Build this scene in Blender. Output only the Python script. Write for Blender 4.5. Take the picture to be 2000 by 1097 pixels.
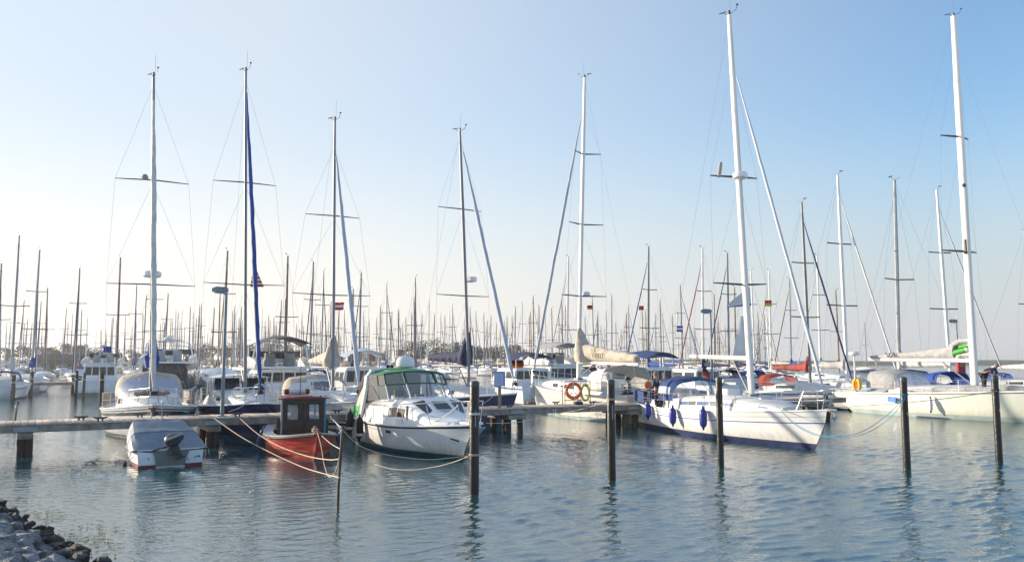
import bpy, math, random
import numpy as np
from mathutils import Vector, Matrix
R = math.radians
for o in list(bpy.data.objects): bpy.data.objects.remove(o, do_unlink=True)
scene = bpy.context.scene
COL = scene.collection
rnd = random.Random(7)

# ---------------------------------------------------------------- camera
CAM_H = 2.8; FPX = 1611.0; HORIZON = 706.0; CX, CY = 1000.0, 548.5
PITCH = math.atan((HORIZON - CY) / FPX)
cd = bpy.data.cameras.new("camera"); cam = bpy.data.objects.new("camera", cd); COL.objects.link(cam)
cam.location = (0, 0, CAM_H); cam.rotation_euler = (R(90) + PITCH, 0, 0)
cd.sensor_width = 36.0; cd.lens = 36.0 * FPX / 2000.0
cd.clip_start = 0.1; cd.clip_end = 20000.0
scene.camera = cam

# ---------------------------------------------------------------- sky and sun (low sun from the left, ahead)
SUN_AZ = R(-70.0); SUN_EL = R(11.5)          # azimuth from the view direction (+Y), negative = left
SUN_DIR = Vector((math.sin(SUN_AZ) * math.cos(SUN_EL), math.cos(SUN_AZ) * math.cos(SUN_EL), math.sin(SUN_EL)))
EXPO = 1.05
world = bpy.data.worlds.new("World"); scene.world = world; world.use_nodes = True
wn = world.node_tree; wn.nodes.clear()
K_ = 1.0 / (0.14 * 2 ** EXPO)                # display-linear to sky units
VEIL_SUN = tuple(c * K_ for c in (0.74, 0.79, 0.825)); VEIL_A = 0.76
LOW_FAR = tuple(c * K_ for c in (0.63, 0.655, 0.69)); LOW_SUN = tuple(c * K_ for c in (1.10, 1.02, 0.92)); VEIL_B = 0.95
sky = wn.nodes.new("ShaderNodeTexSky"); sky.sky_type = 'NISHITA'; sky.sun_disc = False
sky.sun_elevation = SUN_EL; sky.sun_rotation = SUN_AZ
sky.altitude = 0; sky.air_density = 1.2; sky.dust_density = 1.0; sky.ozone_density = 4.0
bg = wn.nodes.new("ShaderNodeBackground"); bg.inputs['Strength'].default_value = 0.148
wo = wn.nodes.new("ShaderNodeOutputWorld")
# summer haze in the sky: paler towards the sun and towards the horizon
def wnode(t, **kw):
    n = wn.nodes.new(t)
    for k, v in kw.items(): setattr(n, k, v)
    return n
def wmap(src, a, b, c, d, smooth=False):
    n = wnode('ShaderNodeMapRange'); n.interpolation_type = 'SMOOTHSTEP' if smooth else 'LINEAR'
    for k, v in zip((1, 2, 3, 4), (a, b, c, d)): n.inputs[k].default_value = v
    wn.links.new(src, n.inputs[0]); return n.outputs[0]
def wmix(a, b, fac, blend='MIX'):
    n = wnode('ShaderNodeMix', data_type='RGBA', blend_type=blend)
    for v, k in ((a, 6), (b, 7)):
        if isinstance(v, tuple): n.inputs[k].default_value = (*v, 1)
        else: wn.links.new(v, n.inputs[k])
    if isinstance(fac, float): n.inputs['Factor'].default_value = fac
    else: wn.links.new(fac, n.inputs['Factor'])
    return n.outputs[2]
tcw = wnode('ShaderNodeTexCoord'); sxw = wnode('ShaderNodeSeparateXYZ'); wn.links.new(tcw.outputs['Generated'], sxw.inputs[0])
dtw = wnode('ShaderNodeVectorMath', operation='DOT_PRODUCT'); wn.links.new(tcw.outputs['Generated'], dtw.inputs[0]); dtw.inputs[1].default_value = SUN_DIR
sunward = dtw.outputs['Value']; elev = sxw.outputs['Z']
hsw = wnode('ShaderNodeHueSaturation'); wn.links.new(sky.outputs[0], hsw.inputs['Color']); hsw.inputs['Saturation'].default_value = 0.94
vf = wnode('ShaderNodeMath', operation='MULTIPLY'); wn.links.new(wmap(sunward, -0.10, 0.62, 0.0, VEIL_A), vf.inputs[0]); wn.links.new(wmap(elev, 0.42, 0.78, 1.0, 0.55), vf.inputs[1])
veil = wmix(hsw.outputs[0], VEIL_SUN, vf.outputs[0])
low = wmix(LOW_FAR, LOW_SUN, wmap(sunward, -0.05, 0.7, 0.0, 1.0))
skyc = wmix(veil, low, wmap(elev, 0.0, 0.30, VEIL_B, 0.0, True))
wn.links.new(skyc, bg.inputs[0]); wn.links.new(bg.outputs[0], wo.inputs[0])
sl = bpy.data.lights.new("sun", 'SUN'); sl.energy = 4.0; sl.angle = R(0.53); sl.color = (1.0, 0.85, 0.66)
sun = bpy.data.objects.new("sun", sl); COL.objects.link(sun)
sun.rotation_euler = (-SUN_DIR).to_track_quat('-Z', 'Y').to_euler()
scene.view_settings.view_transform = 'Standard'; scene.view_settings.look = 'None'
scene.view_settings.exposure = EXPO; scene.view_settings.gamma = 1.0
scene.cycles.max_bounces = 8; scene.cycles.transparent_max_bounces = 16
scene.cycles.volume_bounces = 0
scene.cycles.use_denoising = True

# ---------------------------------------------------------------- pixel to place
def ray(px, py):
    u = (px - CX) / FPX; v = (CY - py) / FPX
    c, s = math.cos(PITCH), math.sin(PITCH)
    return u, c - s * v, s + c * v
def at(px, py, Y):
    """point at depth Y seen at that pixel of the 2000 px wide photograph"""
    x, y, z = ray(px, py); t = Y / y
    return Vector((x * t, Y, CAM_H + z * t))
def atz(px, py, z=0.0):
    x, y, dz = ray(px, py); t = (z - CAM_H) / dz
    return Vector((x * t, y * t, z))

# ---------------------------------------------------------------- materials
MATS = {}
def mat(name, col, rough=0.5, metal=0.0, var=0.10, scale=2.5, bump=0.0, bscale=None, spec=0.5, coat=0.0, streak=0.0, scum=0.0):
    if name in MATS: return MATS[name]
    m = bpy.data.materials.new(name); m.use_nodes = True
    nt = m.node_tree; b = nt.nodes['Principled BSDF']
    b.inputs['Roughness'].default_value = rough; b.inputs['Metallic'].default_value = metal
    b.inputs['Specular IOR Level'].default_value = spec; b.inputs['Coat Weight'].default_value = coat
    tc = nt.nodes.new('ShaderNodeTexCoord'); mp = nt.nodes.new('ShaderNodeMapping')
    nt.links.new(tc.outputs['Object'], mp.inputs[0])
    if streak: mp.inputs['Scale'].default_value = (1, 1, 1 - streak)
    nz = nt.nodes.new('ShaderNodeTexNoise'); nz.inputs['Scale'].default_value = scale; nz.inputs['Detail'].default_value = 6
    nz.inputs['Roughness'].default_value = 0.65
    nt.links.new(mp.outputs[0], nz.inputs['Vector'])
    rp = nt.nodes.new('ShaderNodeValToRGB')
    lo = [max(0, c * (1 - var * 1.6)) for c in col]; hi = [min(1, c * (1 + var)) for c in col]
    rp.color_ramp.elements[0].position = 0.3; rp.color_ramp.elements[1].position = 0.72
    rp.color_ramp.elements[0].color = (*lo, 1); rp.color_ramp.elements[1].color = (*hi, 1)
    nt.links.new(nz.outputs['Fac'], rp.inputs[0]); nt.links.new(rp.outputs[0], b.inputs['Base Color'])
    if scum:
        # scum line and run-down stains above the waterline (object z = height over the water)
        sp = nt.nodes.new('ShaderNodeSeparateXYZ'); nt.links.new(tc.outputs['Object'], sp.inputs[0])
        m3 = nt.nodes.new('ShaderNodeMapping'); m3.inputs['Scale'].default_value = (5, 5, 0.5); nt.links.new(tc.outputs['Object'], m3.inputs[0])
        n3 = nt.nodes.new('ShaderNodeTexNoise'); n3.inputs['Scale'].default_value = 1.6; n3.inputs['Detail'].default_value = 5; nt.links.new(m3.outputs[0], n3.inputs['Vector'])
        ad = nt.nodes.new('ShaderNodeMath'); ad.operation = 'MULTIPLY_ADD'; ad.inputs[1].default_value = -0.55; nt.links.new(n3.outputs['Fac'], ad.inputs[0]); nt.links.new(sp.outputs['Z'], ad.inputs[2])
        mr = nt.nodes.new('ShaderNodeMapRange'); mr.inputs[1].default_value = -0.15; mr.inputs[2].default_value = 0.28; mr.inputs[3].default_value = scum; mr.inputs[4].default_value = 0.0; nt.links.new(ad.outputs[0], mr.inputs[0])
        mx = nt.nodes.new('ShaderNodeMix'); mx.data_type = 'RGBA'; mx.inputs[7].default_value = (col[0] * .60, col[1] * .54, col[2] * .42, 1); nt.links.new(mr.outputs[0], mx.inputs['Factor']); nt.links.new(rp.outputs[0], mx.inputs[6]); nt.links.new(mx.outputs[2], b.inputs['Base Color'])
    if bump:
        n2 = nt.nodes.new('ShaderNodeTexNoise'); n2.inputs['Scale'].default_value = bscale or scale * 4; n2.inputs['Detail'].default_value = 5
        nt.links.new(tc.outputs['Object'], n2.inputs['Vector'])
        bp = nt.nodes.new('ShaderNodeBump'); bp.inputs['Strength'].default_value = bump; bp.inputs['Distance'].default_value = 0.05
        nt.links.new(n2.outputs['Fac'], bp.inputs['Height']); nt.links.new(bp.outputs[0], b.inputs['Normal'])
    MATS[name] = m
    return m
def clear_mat(name, tint=(0.9, 0.92, 0.93), opacity=0.25, rough=0.05):
    if name in MATS: return MATS[name]
    m = bpy.data.materials.new(name); m.use_nodes = True
    nt = m.node_tree; b = nt.nodes['Principled BSDF']; out = nt.nodes['Material Output']
    b.inputs['Base Color'].default_value = (*tint, 1); b.inputs['Roughness'].default_value = rough
    t = nt.nodes.new('ShaderNodeBsdfTransparent'); t.inputs[0].default_value = (*tint, 1)
    mx = nt.nodes.new('ShaderNodeMixShader'); mx.inputs[0].default_value = opacity
    nt.links.new(t.outputs[0], mx.inputs[1]); nt.links.new(b.outputs[0], mx.inputs[2])
    nt.links.new(mx.outputs[0], out.inputs['Surface'])
    MATS[name] = m
    return m

WHITE = mat('gelcoat_white', (0.75, 0.76, 0.765), 0.22, var=0.06, scale=1.6, coat=0.3, scum=0.7)
DECKW = mat('deck_white', (0.62, 0.62, 0.61), 0.5, var=0.07, scale=3)
CREAM = mat('gelcoat_cream', (0.74, 0.76, 0.66), 0.2, var=0.04, scale=1.0, coat=0.4, scum=0.6)
CREAMC = mat('canvas_cream', (0.53, 0.47, 0.385), 0.85, var=0.16, scale=4, bump=0.6, bscale=7)
GREYC = mat('canvas_grey', (0.40, 0.40, 0.405), 0.85, var=0.16, scale=4, bump=0.6, bscale=7)
WHITEC = mat('canvas_white', (0.60, 0.585, 0.55), 0.85, var=0.14, scale=4, bump=0.5, bscale=7)
NAVY = mat('gelcoat_navy', (0.010, 0.018, 0.075), 0.16, var=0.15, coat=0.5)
NAVYC = mat('canvas_navy', (0.022, 0.028, 0.085), 0.85, var=0.2, scale=5, bump=0.3)
BLUEC = mat('canvas_blue', (0.015, 0.065, 0.31), 0.8, var=0.15, scale=5, bump=0.3)
BLUEH = mat('canvas_hood_blue', (0.020, 0.055, 0.18), 0.85, var=0.12, scale=5, bump=0.2)
BLUE = mat('blue_paint', (0.03, 0.09, 0.33), 0.3, var=0.08)
GREENC = mat('canvas_green', (0.010, 0.24, 0.085), 0.8, var=0.12, scale=5, bump=0.2)
DGREENC = mat('canvas_dark_green', (0.010, 0.085, 0.05), 0.7, var=0.12)
REDC = mat('canvas_red', (0.33, 0.055, 0.035), 0.85, var=0.15, scale=5, bump=0.3)
RED = mat('red_paint', (0.47, 0.028, 0.018), 0.38, var=0.20, scale=5, bump=0.12)
ORANGE = mat('orange_plastic', (0.80, 0.13, 0.030), 0.45, var=0.1)
YELLOW = mat('yellow_plastic', (0.80, 0.47, 0.02), 0.6, var=0.1, bump=0.2)
LIME = mat('lime_canvas', (0.05, 0.37, 0.03), 0.6, var=0.12, bump=0.2)
FBLUE = mat('fender_blue', (0.020, 0.036, 0.29), 0.35, var=0.10)
BLACK = mat('black_rubber', (0.012, 0.012, 0.014), 0.5, var=0.3)
BLACKP = mat('black_paint', (0.018, 0.017, 0.017), 0.32, var=0.35, scale=6)
DGREY = mat('dark_grey', (0.06, 0.065, 0.07), 0.4, var=0.2)
GREY = mat('grey_plastic', (0.30, 0.32, 0.33), 0.5, var=0.12)
STEEL = mat('stainless_steel', (0.72, 0.72, 0.70), 0.22, 1.0, var=0.08, scale=12)
WIRE = mat('wire', (0.36, 0.38, 0.42), 0.4, 0.4, var=0.1)
ALU = mat('mast_aluminium', (0.20, 0.22, 0.25), 0.5, 0.1, var=0.10, scale=1.5, streak=0.9)
MASTW = mat('mast_white', (0.80, 0.78, 0.74), 0.35, var=0.06, scale=1.5, streak=0.9)
MASTG = mat('mast_grey', (0.17, 0.18, 0.20), 0.4, 0.3, var=0.15, scale=1.5, streak=0.9)
MASTB = mat('mast_brown', (0.30, 0.20, 0.14), 0.5, var=0.2, scale=2, streak=0.9)
TEAL = mat('antifoul_teal', (0.010, 0.10, 0.11), 0.5, var=0.25)
ABLUE = mat('antifoul_blue', (0.009, 0.022, 0.095), 0.5, var=0.25)
ARED = mat('antifoul_red', (0.13, 0.022, 0.022), 0.6, var=0.3)
AGREY = mat('antifoul_grey', (0.35, 0.42, 0.42), 0.5, var=0.12)
GLASS = mat('dark_glass', (0.02, 0.025, 0.03), 0.06, var=0.2, spec=0.8)
VINYL = clear_mat('clear_vinyl', (0.93, 0.94, 0.95), 0.17, 0.10)
MILKV = clear_mat('milky_vinyl', (0.52, 0.56, 0.66), 0.78, 0.35)
TEAK = mat('teak', (0.33, 0.19, 0.10), 0.6, var=0.25, scale=8)
ROPE = mat('rope_cream', (0.52, 0.41, 0.31), 0.9, var=0.15, scale=30)
ROPEW = mat('rope_white', (0.68, 0.66, 0.62), 0.9, var=0.15, scale=30)
ROPEB = mat('rope_blue', (0.02, 0.24, 0.40), 0.85, var=0.15, scale=30)
ROPEK = mat('rope_charcoal', (0.05, 0.055, 0.065), 0.9, var=0.2, scale=30)
ROPEY = mat('rope_yellow', (0.55, 0.50, 0.06), 0.9, var=0.2, scale=30)
RUST = mat('rusty_iron', (0.10, 0.055, 0.035), 0.7, var=0.5, scale=9)
SKIN = mat('skin', (0.48, 0.25, 0.17), 0.6, var=0.05)
HAIR = mat('grey_hair', (0.22, 0.21, 0.20), 0.8, var=0.2)
DHAIR = mat('dark_hair', (0.02, 0.015, 0.012), 0.7, var=0.2)
WOODP = mat('weathered_pile_wood', (0.145, 0.125, 0.085), 0.85, var=0.45, scale=3, bump=0.5, bscale=14, streak=0.85)
WOODD = mat('dark_wet_wood', (0.045, 0.036, 0.030), 0.75, var=0.5, scale=3, bump=0.5, bscale=14, streak=0.8)

# ---------------------------------------------------------------- mesh builder
class MB:
    def __init__(s): s.v = []; s.f = []; s.m = []; s.mats = []
    def mi(s, m):
        if m not in s.mats: s.mats.append(m)
        return s.mats.index(m)
    def add(s, vs, fs, m):
        o = len(s.v); k = s.mi(m); s.v.extend([tuple(p) for p in vs])
        for f in fs: s.f.append([i + o for i in f]); s.m.append(k)
    def box(s, c, d, m, rz=0.0, ry=0.0, rx=0.0, taper=1.0):
        x, y, z = d[0] / 2, d[1] / 2, d[2] / 2
        M = Matrix.Rotation(rz, 3, 'Z') @ Matrix.Rotation(ry, 3, 'Y') @ Matrix.Rotation(rx, 3, 'X'); c = Vector(c)
        b = min(x, y, z) * 0.18
        # bevelled box: eight corners cut into small chamfers along the vertical and top edges
        ring = lambda ax, ay, zz: [(ax - b, -ay, zz), (ax, -ay + b, zz), (ax, ay - b, zz), (ax - b, ay, zz), (-ax + b, ay, zz), (-ax, ay - b, zz), (-ax, -ay + b, zz), (-ax + b, -ay, zz)]
        rs = [ring(x - b, y - b, -z), ring(x, y, -z + b), ring(x * taper, y * taper, z - b), ring(x * taper - b, y * taper - b, z)]
        vs = [c + M @ Vector(p) for r in rs for p in r]; fs = [[7, 6, 5, 4, 3, 2, 1, 0], [24, 25, 26, 27, 28, 29, 30, 31]]
        for i in range(3):
            for j in range(8): fs.append([i * 8 + j, i * 8 + (j + 1) % 8, i * 8 + 8 + (j + 1) % 8, i * 8 + 8 + j])
        s.add(vs, fs, m)
    def tube(s, pts, r, m, n=6, flat=None):
        pts = [Vector(p) for p in pts]; N = len(pts)
        rs = list(r) if isinstance(r, (list, tuple)) else [r] * N
        vs = []; fs = []; up = None
        for i, p in enumerate(pts):
            t = (pts[min(i + 1, N - 1)] - pts[max(i - 1, 0)])
            t = t.normalized() if t.length > 1e-9 else Vector((0, 0, 1))
            if up is None: up = Vector((1, 0, 0)) if abs(t.x) < 0.9 else Vector((0, 0, 1))
            a = (up - t * up.dot(t)).normalized(); b = t.cross(a); up = a
            for j in range(n):
                q = 2 * math.pi * j / n
                vs.append(p + a * (math.cos(q) * rs[i] * (flat or 1.0)) + b * (math.sin(q) * rs[i]))
        for i in range(N - 1):
            for j in range(n): fs.append([i * n + j, i * n + (j + 1) % n, (i + 1) * n + (j + 1) % n, (i + 1) * n + j])
        fs.append(list(range(n))[::-1]); fs.append([(N - 1) * n + j for j in range(n)])
        s.add(vs, fs, m)
    def loft(s, rings, m, closed=True, cap0=False, cap1=False, mf=None):
        n = len(rings[0]); o = len(s.v)
        for r in rings: s.v.extend([tuple(p) for p in r])
        nn = n if closed else n - 1
        for i in range(len(rings) - 1):
            for j in range(nn):
                mm = (mf(i, j) if mf else None) or m
                if mm == 'skip': continue
                s.f.append([o + i * n + j, o + i * n + (j + 1) % n, o + (i + 1) * n + (j + 1) % n, o + (i + 1) * n + j]); s.m.append(s.mi(mm))
        if cap0: s.f.append([o + j for j in range(n)][::-1]); s.m.append(s.mi(m))
        if cap1: s.f.append([o + (len(rings) - 1) * n + j for j in range(n)]); s.m.append(s.mi(m))
    def lathe(s, prof, c, m, n=14, axis='z', mf=None):
        rings = []
        for r, h in prof:
            ring = []
            for j in range(n):
                q = 2 * math.pi * j / n; a, b = math.cos(q) * r, math.sin(q) * r
                p = {'z': (a, b, h), 'x': (h, a, b), 'y': (b, h, a)}[axis]
                ring.append((c[0] + p[0], c[1] + p[1], c[2] + p[2]))
            rings.append(ring)
        s.loft(rings, m, True, True, True, mf)
    def ball(s, c, r, m, nu=12, nv=8):
        rx, ry, rz = r if isinstance(r, (tuple, list)) else (r, r, r)
        rings = []
        for i in range(nv + 1):
            t = -math.pi / 2 + math.pi * i / nv; k = max(math.cos(t), 0.02)
            rings.append([(c[0] + rx * k * math.cos(2 * math.pi * j / nu), c[1] + ry * k * math.sin(2 * math.pi * j / nu), c[2] + rz * math.sin(t)) for j in range(nu)])
        s.loft(rings, m, True, True, True)
    def plate(s, pts, th, m):
        """polygon given a thickness along its normal"""
        pts = [Vector(p) for p in pts]; n = Vector((0, 0, 0))
        for i in range(len(pts)): n += pts[i].cross(pts[(i + 1) % len(pts)])
        n.normalize(); k = len(pts); up = [p + n * th for p in pts]
        fs = [list(range(k))[::-1], [k + i for i in range(k)]] + [[i, (i + 1) % k, k + (i + 1) % k, k + i] for i in range(k)]
        s.add(pts + up, fs, m)
    def torus(s, c, Rr, r, m, axis='y', n=28, k=10, mf=None, a0=0.0, a1=2 * math.pi, M=None):
        rings = []; full = abs(a1 - a0 - 2 * math.pi) < 1e-6; cnt = n if full else n + 1
        for i in range(cnt + (1 if full else 0)):
            q = a0 + (a1 - a0) * i / n; ring = []
            for j in range(k):
                w = 2 * math.pi * j / k; rr = Rr + r * math.cos(w); h = r * math.sin(w)
                p = {'z': (rr * math.cos(q), rr * math.sin(q), h), 'y': (rr * math.cos(q), h, rr * math.sin(q)), 'x': (h, rr * math.cos(q), rr * math.sin(q))}[axis]
                p = Vector(p)
                if M is not None: p = M @ p
                ring.append((c[0] + p.x, c[1] + p.y, c[2] + p.z))
            rings.append(ring)
        s.loft(rings, m, True, not full, not full, mf)
    def build(s, name, parent=None, ang=38, loc=None):
        me = bpy.data.meshes.new(name); me.from_pydata(s.v, [], s.f)
        for m in s.mats: me.materials.append(m)
        me.polygons.foreach_set('material_index', s.m); me.polygons.foreach_set('use_smooth', [True] * len(s.f))
        me.update(); me.set_sharp_from_angle(angle=R(ang))
        o = bpy.data.objects.new(name, me); COL.objects.link(o)
        if parent is not None: o.parent = parent
        if loc is not None: o.location = loc
        return o
def thing(name, label, cat, loc=(0, 0, 0), rz=0.0, group=None):
    o = bpy.data.objects.new(name, None); COL.objects.link(o); o.empty_display_size = 0.3
    o.location = loc; o.rotation_euler = (0, 0, rz); tag(o, label, cat, group); return o
def tag(o, label, cat, group=None):
    o['label'] = label; o['category'] = cat
    if group: o['group'] = group
    return o
def heading(hx, hy): return math.atan2(hy, hx)
def lerp(a, b, t): return a + (b - a) * t
def V(*a): return Vector(a)
def catenary(a, b, sag, n=18):
    a = Vector(a); b = Vector(b)
    return [a.lerp(b, i / n) - Vector((0, 0, sag * 4 * (i / n) * (1 - i / n))) for i in range(n + 1)]

# ---------------------------------------------------------------- water: one sheet of real ripples to the horizon
def make_water():
    rg = np.random.default_rng(3)
    d = [2.0]
    while d[-1] < 85: d.append(d[-1] * 1.0045)
    while d[-1] < 12000: d.append(d[-1] * 1.09)
    d = np.array(d); th = np.radians(np.linspace(-52, 52, 1150))
    D, T = np.meshgrid(d, th, indexing='ij')
    X = D * np.tan(T); Y = np.repeat(d[:, None], len(th), 1)
    Z = np.zeros_like(X); cell = D * 0.0045 * 2.0
    # patches of stronger and weaker wind, calm close to the stones
    gust = np.zeros_like(X)
    for k in range(7):
        a = rg.uniform(0, 6.28); w = rg.uniform(6, 22); ph = rg.uniform(0, 6.28)
        gust += np.sin((X * math.cos(a) + Y * math.sin(a)) * 6.283 / w + ph)
    gust = 0.85 + 0.16 * gust
    calm = np.clip((np.hypot(X + 8.5, Y - 10.5) - 2.0) / 9.0, 0.30, 1.0)
    for k in range(120):
        if k < 70: w = rg.uniform(0.16, 0.50); sl_ = 0.155 / math.sqrt(35)     # wavelets half a metre long, crests running away to the right
        else: w = rg.uniform(0.07, 0.16); sl_ = 0.12 / math.sqrt(25)
        a = R(118) + rg.normal(0, 0.27 if k < 70 else 0.7); amp = sl_ * w / 6.283 * rg.uniform(0.6, 1.3)
        ph = rg.uniform(0, 6.28)
        fade = np.clip((w / cell - 1.0), 0, 1)
        Z += amp * fade * np.sin((X * math.cos(a) + Y * math.sin(a)) * 6.283 / w + ph + 0.9 * np.sin(X * 0.31 + Y * 0.23 + k) + 0.5 * np.sin(X * 0.9 - Y * 0.6 + 2 * k))
    Z = Z + 45.0 * Z * Z                    # sharper crests, flatter troughs
    calm = calm * (0.62 + 0.38 * np.clip((X / np.maximum(Y, 1) + 0.45) / 0.5, 0, 1))     # the left lies in the lee of the bank
    Z *= gust * calm
    Z[D > 95] = 0
    n, m = X.shape
    co = np.stack([X, Y, Z], -1).reshape(-1, 3).astype(np.float32)
    idx = np.arange(n * m).reshape(n, m)
    q = np.stack([idx[:-1, :-1], idx[:-1, 1:], idx[1:, 1:], idx[1:, :-1]], -1).reshape(-1, 4).astype(np.int32)
    me = bpy.data.meshes.new('water'); me.vertices.add(len(co)); me.vertices.foreach_set('co', co.ravel())
    me.loops.add(q.size); me.loops.foreach_set('vertex_index', q.ravel())
    me.polygons.add(len(q)); me.polygons.foreach_set('loop_start', np.arange(0, q.size, 4, dtype=np.int32))
    me.polygons.foreach_set('use_smooth', np.ones(len(q), bool)); me.update(); me.validate()
    ma = bpy.data.materials.new('harbour_water'); ma.use_nodes = True; nt = ma.node_tree; b = nt.nodes['Principled BSDF']
    b.inputs['Base Color'].default_value = (0.016, 0.072, 0.080, 1); b.inputs['Roughness'].default_value = 0.045
    b.inputs['IOR'].default_value = 4.0; b.inputs['Specular IOR Level'].default_value = 0.5
    tc = nt.nodes.new('ShaderNodeTexCoord'); mp = nt.nodes.new('ShaderNodeMapping'); mp.inputs['Scale'].default_value = (0.55, 1.0, 1.0); mp.inputs['Rotation'].default_value = (0, 0, R(28))
    nt.links.new(tc.outputs['Object'], mp.inputs[0])
    n1 = nt.nodes.new('ShaderNodeTexNoise'); n1.inputs['Scale'].default_value = 11.0; n1.inputs['Detail'].default_value = 3; n1.inputs['Distortion'].default_value = 0.6
    n2 = nt.nodes.new('ShaderNodeTexNoise'); n2.inputs['Scale'].default_value = 2.2; n2.inputs['Detail'].default_value = 3
    ad = nt.nodes.new('ShaderNodeMath'); ad.operation = 'MULTIPLY_ADD'; ad.inputs[1].default_value = 2.0
    for nz in (n1, n2): nt.links.new(mp.outputs[0], nz.inputs['Vector'])
    nt.links.new(n2.outputs['Fac'], ad.inputs[0]); nt.links.new(n1.outputs['Fac'], ad.inputs[2])
    bp = nt.nodes.new('ShaderNodeBump'); bp.inputs['Strength'].default_value = 0.22; bp.inputs['Distance'].default_value = 0.05
    nt.links.new(ad.outputs[0], bp.inputs['Height']); nt.links.new(bp.outputs[0], b.inputs['Normal'])
    me.materials.append(ma)
    o = bpy.data.objects.new('water', me); COL.objects.link(o); o['kind'] = 'structure'
make_water()

# ---------------------------------------------------------------- pier
PA = Vector((-15.1, 24.1)); PD = (Vector((4.87, 35.6)) - PA).normalized(); PN = Vector((-PD.y, PD.x)); DZ = 0.98
def pier_pt(t, n, z): q = PA + PD * t + PN * n; return V(q.x, q.y, z)
def pier_t(px, n=0.0):
    """distance along the pier at which its line n metres behind the front edge crosses that pixel column"""
    k = (px - CX) / FPX; q = PA + PN * n
    return (k * q.y - q.x) / (PD.x - k * PD.y)
def plank_material():
    m = bpy.data.materials.new('pier_planks'); m.use_nodes = True; nt = m.node_tree; b = nt.nodes['Principled BSDF']
    b.inputs['Roughness'].default_value = 0.8
    ge = nt.nodes.new('ShaderNodeNewGeometry')
    rp = nt.nodes.new('ShaderNodeValToRGB'); rp.color_ramp.elements[0].color = (0.40, 0.32, 0.25, 1); rp.color_ramp.elements[1].color = (0.75, 0.62, 0.49, 1)
    nt.links.new(ge.outputs['Random Per Island'], rp.inputs[0])
    tc = nt.nodes.new('ShaderNodeTexCoord'); mp = nt.nodes.new('ShaderNodeMapping'); mp.inputs['Scale'].default_value = (9, 1.2, 3); nt.links.new(tc.outputs['Object'], mp.inputs[0])
    nz = nt.nodes.new('ShaderNodeTexNoise'); nz.inputs['Scale'].default_value = 3.0; nz.inputs['Detail'].default_value = 6; nt.links.new(mp.outputs[0], nz.inputs['Vector'])
    mx = nt.nodes.new('ShaderNodeMix'); mx.data_type = 'RGBA'; mx.blend_type = 'MULTIPLY'; mx.inputs['Factor'].default_value = 0.6
    r2 = nt.nodes.new('ShaderNodeValToRGB'); r2.color_ramp.elements[0].position = 0.3; r2.color_ramp.elements[0].color = (0.5, 0.5, 0.5, 1); r2.color_ramp.elements[1].position = 0.65
    nt.links.new(nz.outputs['Fac'], r2.inputs[0]); nt.links.new(rp.outputs[0], mx.inputs[6]); nt.links.new(r2.outputs[0], mx.inputs[7]); nt.links.new(mx.outputs[2], b.inputs['Base Color'])
    return m
PLANK = plank_material()
BEAM = mat('pier_beam_wood', (0.30, 0.26, 0.22), 0.85, var=0.4, scale=2.5, bump=0.5, bscale=10)
def build_pier():
    W = 1.75; t0, t1 = -9.0, pier_t(1648, 0)
    root = thing('pier', 'long weathered plank pier on timber piles crossing behind the red boat', 'pier', (PA.x, PA.y, 0), math.atan2(PD.y, PD.x))
    root_m = root
    d = MB(); t = t0
    while t < t1:
        d.box((t + 0.095, W / 2, DZ - 0.02 + rnd.uniform(-0.003, 0.003)), (0.178, W + rnd.uniform(-0.02, 0.02), 0.042), PLANK); t += 0.192
    d.build('deck', root)
    for y in (0.07, W - 0.07):
        b = MB(); t = t0
        while t < t1:
            e = min(t + 6.0, t1); b.box(((t + e) / 2, y, DZ - 0.15), (e - t - 0.01, 0.10, 0.215), BEAM); t = e
        b.build('edge_beam', root)
    for px in (-190, 62, 422, 1002, 1226, 1420, 1600):
        t = pier_t(px, 0.35)
        c = MB(); c.box((t, W / 2, DZ - 0.36), (0.40 if px < 900 else .80, W + 0.1, 0.17), BEAM); c.build('cross_beam', root)
        for y in (0.28, W - 0.28):
            for dt in ((-0.10, 0.10) if px < 900 else (-0.27, 0.27)):
                rp_ = .115 if px < 900 else .13
                c = MB(); c.tube([(t + dt, y, -1.2), (t + dt, y, 0.25), (t + dt, y, DZ - 0.45)], [rp_ * 1.03, rp_, rp_ * .96], WOODD if px < 1100 else WOODP, 12); c.build('pile', root)
        g = MB(); g.box((t, -0.005, DZ - 0.16), (0.62, 0.03, 0.14), GREY); g.build('bracket', root)
    for px, n in ((168, 0.9), (205, 0.14), (281, 1.5), (470, 0.18), (662, 0.3), (995, 0.16), (1085, 1.4), (1155, 0.9), (330, 1.55)):
        t = pier_t(px, n); c = MB()
        for s in (-1, 1): c.tube([(t + s * 0.06, n, DZ), (t + s * 0.06, n, DZ + 0.09)], 0.028, RUST, 8)
        c.tube([(t - 0.2, n, DZ + 0.125), (t - 0.1, n, DZ + 0.10), (t + 0.1, n, DZ + 0.10), (t + 0.2, n, DZ + 0.125)], [0.018, 0.032, 0.032, 0.018], DGREY, 8)
        c.build('cleat', root)
    tp = MB(); tt = pier_t(1082, 0)
    for k in (-1, 1):
        tp.box((tt + k * 0.055, 0.008, DZ - 0.15), (0.035, 0.012, 0.12), WHITE)
    tp.box((tt, 0.008, DZ - 0.15), (0.08, 0.010, 0.03), BLUE); tp.build('berth_plate', root)
build_pier()

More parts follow.
